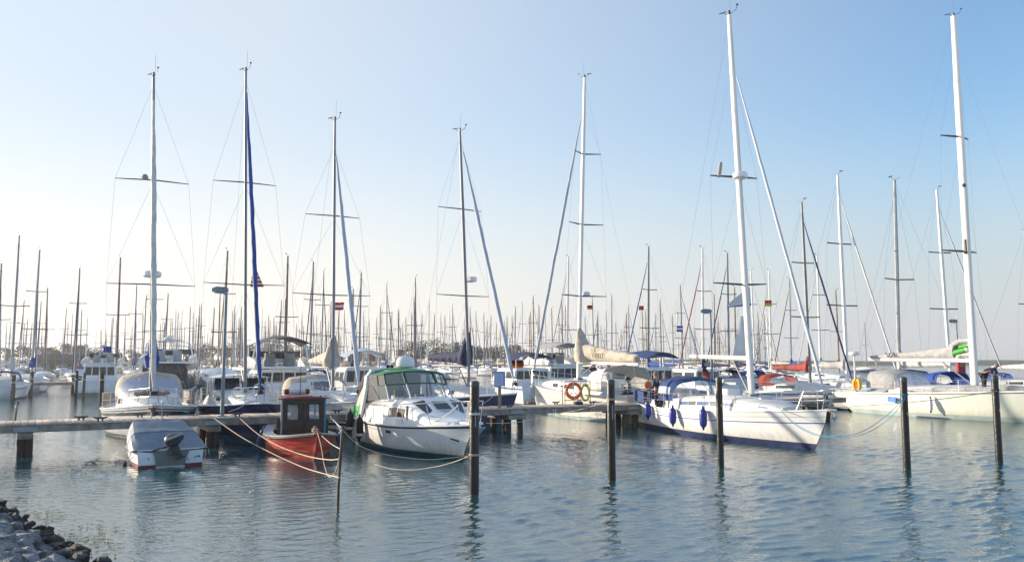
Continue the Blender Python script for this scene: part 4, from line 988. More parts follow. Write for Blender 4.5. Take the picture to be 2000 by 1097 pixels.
        a = MB(); a.loft([[(x - .13, sd * (y + .04), z), (x + .13, sd * (y + .04), z), (x + .13, sd * (y - .05), z), (x - .13, sd * (y - .05), z)] for x, y, z in ((-2.75, 1.28, .88), (-2.45, 1.27, 1.45), (-2.42, 1.20, 1.9), (-2.50, 1.14, 2.30), (-2.56, 1.0, 2.46), (-2.58, .7, 2.52))], WHITE, True, True, True); a.build('arch_leg', o)
        c = MB(); A = [V(-2.62, sd * 1.22, 1.26), V(-2.66, sd * 1.18, 1.75), V(-2.66, sd * 1.12, 2.28)]; B_ = [V(-3.55, sd * 1.24, 1.28), V(-3.22, sd * 1.16, 1.70), V(-2.95, sd * 1.06, 2.15)]
        c.loft([A, B_], CREAMC, closed=False)
        c.loft([[V(-2.62, sd * 1.235, .92), V(-2.62, sd * 1.235, 1.28)], [V(-3.62, sd * 1.26, .94), V(-3.56, sd * 1.25, 1.30)]], mat('canvas_bright_green', (.03, .40, .09), .8, var=.1), closed=False); c.build('aft_curtain', o)
    c = MB(); c.loft([[V(-3.55, y, 1.28), V(-3.22, y, 1.7), V(-2.95, y, 2.15), V(-2.66, y, 2.42)] for y in (1.2, .6, 0, -.6, -1.2)], CREAMC, closed=False); c.build('aft_curtain', o)
    ab = MB(); ab.tube([(-2.58, y, 2.50 + .08 * (1 - (y / 1.0) ** 2)) for y in (-1, -.5, 0, .5, 1)], .05, WHITE, 8, flat=2.2); ab.build('arch_bar', o)
    d = MB(); d.lathe([(.26, 0), (.31, .03), (.32, .10), (.31, .22), (.26, .33), (.16, .39), (.02, .405)], (-2.15, .10, 2.60), WHITE, 24); d.tube([(-2.15, .10, 2.48), (-2.15, .10, 2.62)], .12, WHITE, 10); d.build('radome', o)
    hn = MB()
    for y in (-.42, -.56): hn.lathe([(.085, 0), (.075, -.02), (.03, -.1), (.02, -.22)], (-2.0, y, 2.64), STEEL, 14, axis='x'); hn.lathe([(.065, .004), (.02, .0)], (-2.0, y, 2.64), BLACK, 12, axis='x')
    hn.build('horn', o)
    # bow rail
    p = MB(); L2 = 3.75; xs = [-2.2, -1.2, -.2, 1.0, 2.2, 3.2]
    for sd in (1, -1):
        top = [h.gun(x, sd, .12, .58 + .02 * i) for i, x in enumerate(xs)]
        p.tube([h.gun(-2.25, sd, .1, .06), h.gun(-2.22, sd, .12, .5)] + top + [V(L2 + .25, sd * .16, 1.72), V(L2 + .28, 0, 1.72)], .014, STEEL, 6)
        for x in xs[1:]: p.tube([h.gun(x + (.22 if x > .5 else .0), sd, .08, .05), h.gun(x, sd, .12, .60)], .013, STEEL, 6)
        p.tube([V(L2 + .1, sd * .14, 1.08), V(L2 + .25, sd * .16, 1.72)], .013, STEEL, 6)
    p.build('bow_rail', o)
    bp = MB(); bp.plate([(L2 - .5, -.22, 1.06), (L2 + .32, -.13, 1.08), (L2 + .32, .13, 1.08), (L2 - .5, .22, 1.06)], .06, WHITE)
    bp.tube([(L2 - .3, 0, 1.16), (L2 + .34, 0, 1.10), (L2 + .40, 0, .96)], .028, STEEL, 6); bp.plate([(L2 + .44, -.15, 1.0), (L2 + .44, .15, 1.0), (L2 + .28, 0, .78)], .03, STEEL); bp.build('anchor_platform', o)
    vt = MB(); 
    for sd in (1, -1): vt.box(h.pt(.56, .66, sd, .01), (.26, .02, .07), BLACK, rz=sd * R(-8)); vt.box(h.pt(.56, .66, sd, .004) + V(-.02, 0, .01), (.34, .02, .11), STEEL, rz=sd * R(-8))
    vt.build('engine_vent', o)
    sw = MB(); sw.tube([h.pt(.93, .62, -1, .02), h.pt(.965, .56, -1, .03)], .02, BLACK, 6); sw.build('bow_eye', o)
    bd = MB(); bd.box((-.9, -.55, 1.78), (.08, .3, .22), BLACK); bd.box((-.75, .1, 1.70), (.2, .28, .10), DGREY); bd.tube([(-1.2, -.5, 1.0), (-1.2, -.5, 1.7)], .2, WHITE, 10); bd.build('helm_console', o)
    M = o.matrix_world
    for (x, zc, Lf, lab) in ((-3.25, .74, .74, 'black fender with a white band nearest the green curtain of the cruiser'), (-1.95, .62, .74, 'black fender with a white band amidships on the white cruiser')):
        q = M @ h.gun(x, -1, -.17)
        fender((q.x, q.y, zc), o.rotation_euler.z, Lf, .135, mat('fender_sock_black', (.012, .011, .012), .9), lab, hang=.35, tip=BLACK, group='black fenders on the white cruiser', band_m=WHITEC)
    r_ = MB(); q = h.gun(1.35, -1, .12, .60)
    for k in range(4): r_.tube([q + V(.02 * k, -.01, 0), q + V(.02 * k, -.03, -.28 - .04 * k), q + V(.05 + .02 * k, -.02, -.30 - .04 * k), q + V(.05 + .02 * k, 0, 0)], .013, mat('rope_grey', (.25, .25, .27), .9), 5)
    ro = r_.build('rope_coil'); ro.parent = o; ro.name = 'hung_rope'
    r_ = MB(); a = h.gun(2.4, -1, .3, .12); b_ = h.gun(3.3, -1, .06, .58)
    r_.tube(catenary(h.gun(1.35, -1, .3, .14), b_, .22, 14), .016, ROPEW, 6); r_.build('bow_line', o)
    r_ = MB(); q = V(L2 + .22, -.16, 1.70)
    for k in range(6): r_.tube([q + V(-.05 * k, -.02, 0), q + V(-.05 * k + .03, -.06, -.5 - .05 * (k % 3)), q + V(-.05 * k - .04, -.05, -.48), q + V(-.05 * k - .02, 0, 0)], .012, ROPEW, 5)
    r_.build('rope_hank', o)
    return o, h
WC, WCh = white_cruiser()

def red_boat():
    o = place('red clinker built boat with a black wheelhouse and red roof', (-6.58, 26.07), (.42, -.907), name='wheelhouse_boat', cat='boat')
    h = Hull(4.9, 2.02, (.66, .52, .74), tr=.62, rb=.42, rs=.15, um=.45, p=2.3, boot=.05, side=RED, bottom=mat('antifoul_dark', (.05, .015, .012), .6), nu=28, fine=.55)
    # clinker strakes: each plank row steps out at its lower edge
    mb = MB(); NP = 8; N = 30
    for sd in (1, -1):
        for k in range(NP):
            rings = []
            for i in range(N + 1):
                u = 1 - (1 - i / N) ** 1.25; sh = h.sheer(u); z0 = lerp(-.25, sh - .02, k / NP); z1 = lerp(-.25, sh - .02, (k + 1) / NP) + .004
                fade = min(1, (1 - u) * 8)
                rings.append([h.pt(u, z0, sd, .022 * fade), h.pt(u, (z0 + z1) / 2, sd, .012 * fade), h.pt(u, z1, sd, .0), h.pt(u, z0 + .002, sd, -.01)])
            m_ = RED if k > 1 else MATS['antifoul_dark']; mb.loft(rings, m_, closed=False, mf=lambda i, j, m_=m_: m_)
    mb.f.append([len(mb.v) + i for i in range(10)]); mb.m.append(mb.mi(RED))
    for z in (-.3, .1, .3, .5, .64): mb.v.append(tuple(h.pt(0, z, 1)))
    for z in (.64, .5, .3, .1, -.3): mb.v.append(tuple(h.pt(0, z, -1)))
    mb.tube([h.pt(1, -.3) + V(.02, -.0, 0), h.pt(1, .2) + V(.03, 0, 0), h.pt(1, .74) + V(.03, 0, 0), h.pt(1, .74) + V(.02, 0, .1)], .045, RED, 8)
    mb.build('hull', o, 24)
    gw = MB()
    for sd in (1, -1):
        P_ = [h.pt(i / 24, h.sheer(i / 24), sd) for i in range(25)]
        gw.loft([[p + V(0, sd * .05, 0), p + V(0, sd * .05, .05), p + V(0, -sd * min(.27, abs(p.y)), .055), p + V(0, -sd * min(.27, abs(p.y)), .01)] for p in P_], mat('gunwale_grey', (.42, .44, .47), .35, var=.2, scale=6), True, True, True)
        gw.tube([p + V(0, sd * .055, -.015) for p in P_], .034, BLACK, 6)
    gw.build('gunwale', o)
    fl = MB(); fl.loft([[(x, w, .22), (x, -w, .22)] for x, w in ((-2.2, .6), (-1, .9), (.5, .92), (1.6, .6), (2.1, .2))], TEAK, closed=False); fl.build('floor', o)
    # foredeck and quarter deck planking
    fd = MB(); fd.loft([[V(x, h.half(h.u_of(x)) * k, h.sheer(h.u_of(x)) + .03 + .03 * (1 - k * k)) for k in (.9, .4, -.4, -.9)] for x in (1.45, 1.8, 2.1, 2.3)], mat('varnish', (.35, .17, .06), .3, var=.2), closed=False)
    fd.loft([[V(x, h.half(h.u_of(x)) * k, h.sheer(h.u_of(x)) + .03) for k in (.95, .4, -.4, -.95)] for x in (-2.4, -2.0, -1.55)], MATS['varnish'], closed=False); fd.build('deck', o)
    BW = mat('wheelhouse_black', (.034, .020, .016), .42, var=.35, scale=7)
    wh = MB(); x1, x0, wy, zb, zt = .28, -1.25, .66, .25, 1.66
    def tap(mb_):
        # the house narrows away from its doors
        mb_.v = [(x, y * lerp(.62, 1.0, max(0.0, min(1.0, (x - x0) / (x1 - x0)))), z) for x, y, z in mb_.v]
    # walls with window openings on the front and the back
    def wall(xc, dx):
        ww = .26; 
        wh.box((xc, 0, (zb + 1.02) / 2), (dx, wy * 2, 1.02 - zb), BW); wh.box((xc, 0, 1.575), (dx, wy * 2, .17), BW)
        for y0, y1 in ((-wy, -.48), (-.17, .17), (.48, wy)): wh.box((xc, (y0 + y1) / 2, 1.255), (dx, y1 - y0, .475), BW)
    wall(x1, .05); wall(x0, .05)
    for sd in (1, -1):
        wh.box(((x0 + x1) / 2, sd * (wy - .025), (zb + 1.02) / 2), (x1 - x0 - .05, .05, 1.02 - zb), BW); wh.box(((x0 + x1) / 2, sd * (wy - .025), 1.575), (x1 - x0 - .05, .05, .17), BW)
        for a, b in ((x0 + .025, x0 + .18), ((x0 + x1) / 2 - .05, (x0 + x1) / 2 + .05), (x1 - .18, x1 - .025)): wh.box(((a + b) / 2, sd * (wy - .025), 1.255), (b - a, .05, .475), BW)
    tap(wh); who = wh.build('wheelhouse', o)
    for sd in (1, -1):
        g = MB(); g.box((x1 - .0, sd * .335, 1.255), (.012, .33, .47), VINYL); g.build('window', who)
        g = MB(); g.box((x0, sd * .335, 1.255), (.012, .33, .47), VINYL); tap(g); g.build('window', who)
        f_ = MB()
        for (yy, zz, a, b) in ((.335, 1.50, .40, .035), (.335, 1.01, .40, .035)): f_.box((x1 + .032, sd * yy, zz), (.02, a, b), BLACKP)
        for yy in (.155, .515): f_.box((x1 + .032, sd * yy, 1.255), (.02, .035, .46), BLACKP)
        f_.box((x1 + .030, sd * .335, .66), (.016, .50, .62), BW); f_.build('door', who)
        c = MB(); c.box((x1 + .03, sd * (wy + .0), .98), (.05, .05, 1.36), mat('trim_blue', (.05, .22, .33), .5) if sd > 0 else mat('trim_grey', (.30, .32, .34), .5)); c.build('corner_post', who)
        b = MB(); b.loft([[(x, sd * (wy + .0), .3), (x, sd * (wy + .13), .3), (x, sd * (wy + .13), z), (x, sd * (wy + .0), z)] for x, z in ((.26, 1.0), (.1, 1.08), (-.6, 1.08), (-1.1, .8))], BW, True, True, True); tap(b); b.build('side_box', who)
    dm = MB(); dm.box((x1 + .036, 0, .92), (.012, .012, 1.2), BLACK); dm.build('door_gap', who)
    rf = MB(); RR = mat('roof_red', (.17, .018, .024), .35, var=.15)
    rf.loft([[(x, y, zt + .03 + .07 * (1 - (y / .78) ** 2) + dz) for y in (.80, .5, 0, -.5, -.80)] + [(x, y, zt + dz * .5) for y in (-.80, -.5, 0, .5, .80)] for x, dz in ((x0 - .12, -.02), (x0, 0), (x1, 0), (x1 + .14, -.02))], RR, True, True, True)
    for y in (-.68, -.45, .2, .5, .66): rf.lathe([(.03, 0), (.03, .03), (.01, .04)], (x1 + .1, y, zt + .06), RR, 8)
    tap(rf); rf.build('roof', o)
    a = MB(); a.tube([(-.4, .02, zt + .1), (-.42, .02, zt + 1.35)], [.014, .006], RUST, 5); a.build('antenna', o)
    # rail along the port side
    t = MB(); t.tube([(.0, .9, 1.0), (.4, .98, .92), (1.2, .96, .70), (1.6, .80, .66)], .018, STEEL, 6); t.tube([(1.2, .96, .70), (1.2, .97, .52)], .014, STEEL, 6); t.build('hand_rail', o)
    bt = MB(); bt.tube([(2.1, 0, .7), (2.1, 0, .95)], .05, TEAK, 8); bt.torus((2.1, 0, .86), .075, .022, ROPE, 'z', 16, 6); bt.torus((2.1, 0, .81), .08, .022, ROPE, 'z', 16, 6); bt.build('samson_post', o)
    M = o.matrix_world
    r_ = MB(); r_.lathe([(.05, -.34), (.085, -.30), (.09, .30), (.05, .34)], (0, 0, 0), mat('fender_pale', (.66, .60, .58), .5), 12, axis='y'); r_.lathe([(.06, -.40), (.09, -.36), (.09, -.26)], (0, 0, 0), MATS['roof_red'], 12, axis='y'); r_.lathe([(.09, .26), (.09, .36), (.06, .40)], (0, 0, 0), MATS['roof_red'], 12, axis='y')
    q = M @ V(-.6, -.05, zt + .19); r_ = r_.build('roof_fender', loc=q); r_.rotation_euler = (0, 0, o.rotation_euler.z); tag(r_, 'pale fender with red ends lying on the wheelhouse roof', 'fender')
    DB = mat('fender_dark_blue', (.02, .06, .17), .5)
    for (x, sd, lab) in ((-1.55, -1, 'dark blue fender nearer the stern on the sunny side of the red boat'), (-.95, -1, 'dark blue fender amidships on the sunny side of the red boat'), (.35, 1, 'dark blue fender hanging between the red boat and the steel stake')):
        q = M @ h.gun(x, sd, -.14); fender((q.x, q.y, .36), o.rotation_euler.z, .44, .085, DB, lab, hang=.12, tip=DB, group='dark blue fenders on the red boat', tilt=R(12) * sd)
    return o, h
RB, RBh = red_boat()

def dinghy():
    o = place('small white dinghy under a blue grey tarpaulin with an outboard motor', (-10.08, 23.95), (-.52, .854), name='dinghy', cat='dinghy')
    h = Hull(3.9, 1.85, (.50, .52, .62), tr=.90, rb=.6, rs=.06, um=.4, p=2.2, boot=.13, side=mat('dinghy_white', (.72, .74, .76), .35, var=.08), bottom=ARED, nu=20, fine=.5, stripes=((.9, 1.0, DGREY),))
    h.build(o)
    e = MB(); x = -1.95 - .012
    for y0, y1 in ((-.80, -.36), (.36, .80)): e.plate([(x + .052, y0, -.05), (x + .052, y1, -.05), (x + .040, y1, .095), (x + .040, y0, .095)], -.022, ARED)
    e.plate([(x + .05, -.35, .06), (x + .05, .35, .06), (x - .0, .45, .46), (x - .0, -.45, .46)], -.03, mat('motor_pad_grey', (.16, .18, .17), .6, var=.15))
    for y in (.55, -.62): e.box((x + .0, y, .26), (.012, .02, .06), DGREY)
    e.box((x, -.70, .27), (.015, .06, .04), BLACK); e.build('transom_pad', o)
    tp = MB(); TP = mat('tarpaulin', (.17, .215, .27), .6, var=.16, scale=2.5, bump=.35, bscale=5)
    prof = [(-1.93, .95, .46, .49, .10), (-1.80, .97, .44, .55, .11), (-1.4, .965, .46, .655, .03), (-1.05, .95, .47, .755, .0), (-.82, .94, .47, .86, .0), (-.5, .92, .48, .90, .0), (-.1, .88, .50, .965, .0), (.22, .85, .52, 1.07, .0), (.55, .79, .54, 1.09, .0), (.62, .76, .54, 1.06, .0), (1.1, .58, .56, .84, .0), (1.6, .3, .58, .70, 0), (1.95, .08, .6, .66, 0)]
    rr = random.Random(2); rings = []
    for (x, w, zl, zt, dip) in prof:
        ring = []
        for j, (ky, kz) in enumerate(((1.0, -.12), (1.0, .0), (.985, .30), (.93, .72), (.83, .97), (.70, 1.02), (.45, 1.0), (.22, 1.01), (0, 1.04), (-.22, 1.01), (-.45, 1.0), (-.70, 1.02), (-.83, .97), (-.93, .72), (-.985, .30), (-1, 0), (-1, -.12))):
            ring.append((x + .012 * math.sin(j * 1.9), w * ky * (1 + .008 * math.sin(j * 3 + x * 5)), lerp(zl, zt, kz) - dip * (1 - abs(ky)) * .9 + rr.uniform(-.007, .007) + .012 * math.sin(x * 6 + j * .8)))
        rings.append(ring)
    tp.loft(rings, TP, closed=False); tp.tube([V(*p) + V(-.01, 0, 0) for p in rings[0]], .02, BLACK, 6)
    for i in (4, 8): tp.tube([V(*p) + V(0, 0, .006) for p in rings[i]], .012, TP, 5)
    for sd in (0, 16): tp.tube([V(*r[sd]) for r in rings], .014, BLACK, 5)
    tp.build('tarpaulin', o, 24)
    ls = MB()
    for i in (1, 3, 5, 7):
        for sd in (0, 16): p_ = V(*rings[i][sd]); ls.tube([p_, p_ + V(.06, .03 * (1 if sd == 0 else -1), -.16)], .008, ROPEW, 4)
    ls.build('lashing', o)
    st = MB(); st.tube([(.50, -.10, 1.06), (.57, -.12, 1.60)], .016, ALU, 6); st.ball((.57, -.12, 1.63), .045, WHITE, 8, 6); st.build('stern_light_pole', o)
    st = MB(); st.tube([(.55, .18, 1.1), (.55, .18, 1.34)], .02, WHITE, 6); st.build('tarp_prop', o)
    # outboard tilted up on the transom
    ob = MB(); c = V(-2.10, -.02, .68); Rm = Matrix.Rotation(R(72), 3, 'Z') @ Matrix.Rotation(R(22), 3, 'Y')
    T = lambda p: c + Rm @ (V(*p) * .84)
    rg = []
    for z, a, b, dx in ((-.12, .13, .12, .02), (-.08, .19, .16, 0), (.02, .27, .19, -.04), (.12, .28, .20, -.04), (.20, .25, .185, -.03), (.25, .17, .13, .0), (.275, .04, .04, 0)):
        rg.append([T((dx + a * math.cos(q) * (1.15 if math.cos(q) < 0 else 1), b * math.sin(q), z)) for q in [2 * math.pi * j / 20 for j in range(20)]])
    ob.loft(rg, mat('cowling_grey', (.028, .033, .040), .35, var=.2), True, True, True, mf=lambda i, j: GREY if i == 3 else (BLACK if i == 2 else None)); co = ob.build('outboard_motor', o)
    lg = MB(); lg.loft([[T((-.02 + sx * a, sy * b, z)) for sx, sy in ((1, 1), (1, -1), (-1, -1), (-1, 1))] for z, a, b in ((-.10, .09, .07), (-.22, .075, .055), (-.42, .07, .045), (-.56, .08, .04))], MATS['cowling_grey'], True, True, True)
    for k in range(4): lg.torus(T((-.02, 0, -.16 - .07 * k)), .085, .012, DGREY, 'z', 14, 5)
    lg.loft([[T((x, y * .05, z)) for x, y, z in ((-.22, 1, -.52), (.14, 1, -.50), (.14, -1, -.50), (-.22, -1, -.52))], [T((x, y * .04, z)) for x, y, z in ((-.22, 1, -.55), (.14, 1, -.535), (.14, -1, -.535), (-.22, -1, -.55))]], MATS['cowling_grey'], True, True, True); lg.build('leg', co)
    pr = MB()
    for k in range(3):
        q = k * 2.094; pr.plate([T((-.20, math.cos(q) * .03, -.62 + math.sin(q) * .03)), T((-.23, math.cos(q + .5) * .12, -.62 + math.sin(q + .5) * .12)), T((-.18, math.cos(q - .3) * .12, -.62 + math.sin(q - .3) * .12))], .012, GREY)
    pr.lathe([(.03, -.06), (.04, 0), (.02, .05)], T((-.19, 0, -.62)), GREY, 10, axis='x'); pr.build('propeller', co)
    tl = MB(); tl.tube([T((.20, .0, -.06)), T((.42, .02, -.03)), T((.66, .03, -.02))], [.02, .018, .024], BLACK, 8); tl.build('tiller', co)
    br = MB(); br.box(V(-1.98, -.02, .47), (.12, .22, .26), DGREY); br.tube([V(-2.0, -.14, .44), V(-2.06, -.14, .60)], .015, STEEL, 6); br.build('bracket', co)
    return o, h
DG, DGh = dinghy()

# ================================================================ motor yachts beyond the pier
def motor_yacht(label, px, Y, hd, L, B, fb, cabin_h, fly=True, arch=True, dome=True, hullm=WHITE, canopy=None, cabm=None, winm=None, low=False, fenders=None, name='motor_yacht'):
    o = place(label, ((px - CX) / FPX * Y, Y), hd, name=name, cat='motor boat', group='motor boats moored beyond the pier')
    h = Hull(L, B, fb, tr=.94, rb=1.0, rs=-.05, um=.42, p=2.5, boot=.12, side=hullm, bottom=ABLUE, nu=14, fine=.35, stripes=((.80, .90, BLUE),) if hullm is WHITE and L > 8.5 else ())
    h.build(o); h.deck(o)
    cabm = cabm or WHITE; winm = winm or GLASS; z = fb[1]; w = B * .42; x0, x1 = -L * .30, L * .18
    trunk(o, [(-L * .28, w, z, cabin_h), (L * .10, w, z, cabin_h), (L * .24, w * .85, z + .1, cabin_h * .45), (L * .36, w * .5, z + .2, cabin_h * .18)], m=cabm, windows=((.02, .15, .40, .80, 0), (.18, .31, .40, .80, 0), (.36, .44, .25, .7, 0)), wm=winm)
    # after bulkhead door and windows facing the stern
    a = MB()
    for y0, y1 in ((-.82, -.42), (-.36, .0), (.06, .42), (.48, .82)): a.plate([(-L * .28 - .012, w * y0, z + cabin_h * .35), (-L * .28 - .012, w * y1, z + cabin_h * .35), (-L * .28 - .012, w * y1 * .95, z + cabin_h * .86), (-L * .28 - .012, w * y0 * .95, z + cabin_h * .86)], .01, winm)
    a.build('after_window', o)
    f_ = MB()
    for y0, y1 in ((-.72, -.05), (.05, .72)): f_.plate([(L * .115, w * y0 * .93, z + cabin_h * .9), (L * .115, w * y1 * .93, z + cabin_h * .9), (L * .225, w * y1 * .82, z + .15 + cabin_h * .5), (L * .225, w * y0 * .82, z + .15 + cabin_h * .5)], .02, winm)
    f_.build('windscreen', o)
    if fly:
        zt = z + cabin_h + .06; r = MB()
        r.loft([[(x, w * k * 1.06, zt + hh) for k, hh in ((1, 0), (1.02, .06), (.98, .62 * s), (.90, .62 * s), (.9, .1), (-.9, .1), (-.90, .62 * s), (-.98, .62 * s), (-1.02, .06), (-1, 0))] for x, s in ((-L * .30, .5), (-L * .18, .8), (L * .02, 1.0), (L * .09, .6))], WHITE, True, True, True); r.build('flybridge', o)
        ws = MB(); ws.loft([[(L * .03 + .1 - .12 * abs(y / w) ** 2, y, zt + .58), (L * .03 - .12 - .12 * abs(y / w) ** 2, y, zt + .90)] for y in (w * .95, w * .5, 0, -w * .5, -w * .95)], mat('smoke_acrylic', (.06, .06, .08), .15), closed=False); ws.build('flybridge_screen', o)
        b = MB(); b.box((-L * .05, 0, zt + .55), (.5, .9, .6), WHITE); b.box((-L * .05 - .26, 0, zt + .66), (.02, .6, .3), DGREY); b.box((-L * .12, .5, zt + .45), (.3, .5, .7), GREYC); b.box((-L * .12, -.5, zt + .45), (.3, .5, .7), GREYC); b.build('helm_seat', o)
        top = zt + .62
    else: top = z + cabin_h + .06
    if arch:
        r = MB(); xa = -L * .16
        for dx in (0, .30): r.tube([(xa + dx, w, top - .1), (xa + dx - .1, w * .9, top + .62), (xa + dx - .1, w * .5, top + .76), (xa + dx - .1, -w * .5, top + .76), (xa + dx - .1, -w * .9, top + .62), (xa + dx, -w, top - .1)], .026, STEEL, 6)
        r.build('radar_arch', o)
        if dome: d = MB(); d.lathe([(.22, 0), (.30, .05), (.30, .16), (.22, .23), (.02, .25)], (xa, 0, top + .80), WHITE, 16); d.tube([(xa, -.5, top + .76), (xa, -.5, top + 2.2)], .012, WHITE, 4); d.build('radar', o)
    if canopy:
        c = MB(); xa, xb = -L * .34, L * .04
        c.loft([[(x, w * k, top + .95 * hh + .42 * (1 - k * k)) for k in (1, .7, .35, 0, -.35, -.7, -1)] for x, hh in ((xa, .55), ((xa + xb) / 2, .70), (xb, .55))], canopy, closed=False)
        for sd in (1, -1):
            for x in (xa, xb): c.tube([(x, sd * w, top - .1), (x, sd * w, top + .5)], .02, STEEL, 5)
        c.build('canopy', o)
    rl = MB()
    for sd in (1, -1):
        xs = [lerp(-L * .1, L * .46, i / 5) for i in range(6)]; rl.tube([h.gun(x, sd, .06, .62) for x in xs], .014, STEEL, 5)
        for x in xs: rl.tube([h.gun(x, sd, .06), h.gun(x, sd, .06, .62)], .012, STEEL, 5)
    rl.tube([V(-L / 2 + .02, -B * .4, fb[0] + .5), V(-L / 2 + .02, B * .4, fb[0] + .5)], .014, STEEL, 5); rl.build('rail', o)
    pf = MB(); pf.box((-L / 2 - .22, 0, .22), (.5, B * .8, .07), TEAK); pf.build('bathing_platform', o)
    if fenders:
        for k, (y, m_, lab) in enumerate(fenders):
            b = MB(); b.ball((0, 0, 0), (.24, .24, .27), m_, 12, 8); b.tube([(0, 0, .25), (0.02, 0, .6)], .012, ROPEW, 4)
            q = o.matrix_world @ V(-L / 2 - .28, y, .62); tag(b.build('ball_fender', loc=q), lab, 'fender', 'orange ball fenders')
    return o, h
N1 = (-.44, .898); N2 = (.44, -.898)
motor_yacht('white flybridge motor yacht seen stern on, left of the tinted hood sloop', 210, 73, (-.30, .954), 9.5, 3.3, (1.15, 1.2, 1.6), 1.35)
motor_yacht('white motor yacht with black windows, hidden behind the tinted hood sloop', 338, 54, (-.25, .968), 9.5, 3.4, (1.1, 1.2, 1.6), 1.45, cabm=mat('cabin_dark_trim', (.06, .05, .06), .4))
motor_yacht('white motor yacht bow with a dark windscreen, left of the lamp post', 428, 57, (.30, -.954), 8.5, 2.9, (1.05, 1.15, 1.55), 1.15, fly=False, arch=False, winm=mat('glass_purple', (.03, .02, .05), .1))
motor_yacht('big white motor yacht with a dark grey flybridge canopy', 541, 44.5, (-.42, .907), 10.0, 3.3, (1.35, 1.4, 1.7), 1.0, canopy=mat('canopy_charcoal', (.05, .055, .065), .8), dome=False)
motor_yacht('cream motor cruiser with a raised wheelhouse, left of the green topped cruiser', 700, 51, (-.36, .933), 9.0, 3.2, (1.1, 1.2, 1.6), 1.25, cabm=MATS['gelcoat_ivory'], hullm=MATS['gelcoat_ivory'], arch=False, canopy=mat('canopy_pale_blue', (.40, .48, .60), .8), fly=False)
motor_yacht('white motor yacht showing two orange ball fenders on its stern', 1012, 58, (-.35, .937), 9.5, 3.3, (1.2, 1.25, 1.6), 1.1, fly=False, canopy=NAVYC, fenders=((.65, ORANGE, 'orange ball fender, the left one on the white yacht stern'), (-.75, ORANGE, 'orange ball fender, the right one on the white yacht stern')))
motor_yacht('white motor yacht with a canvas wheelhouse beside the white lettered cover sloop', 1068, 62, (-.45, .893), 9.5, 3.3, (1.1, 1.2, 1.7), 1.3, canopy=GREYC)
motor_yacht('motor yacht with a flat blue top beyond the cream sail cover', 1236, 55, (-.5, .866), 9.0, 3.2, (1.1, 1.2, 1.5), 1.2, fly=False, canopy=BLUEH, dome=True)
motor_yacht('small white motor yacht low behind the boom of the blue hooded sloop', 1345, 66, (-.4, .917), 8.5, 3.0, (1.0, 1.1, 1.4), 1.1, fly=False, arch=False)

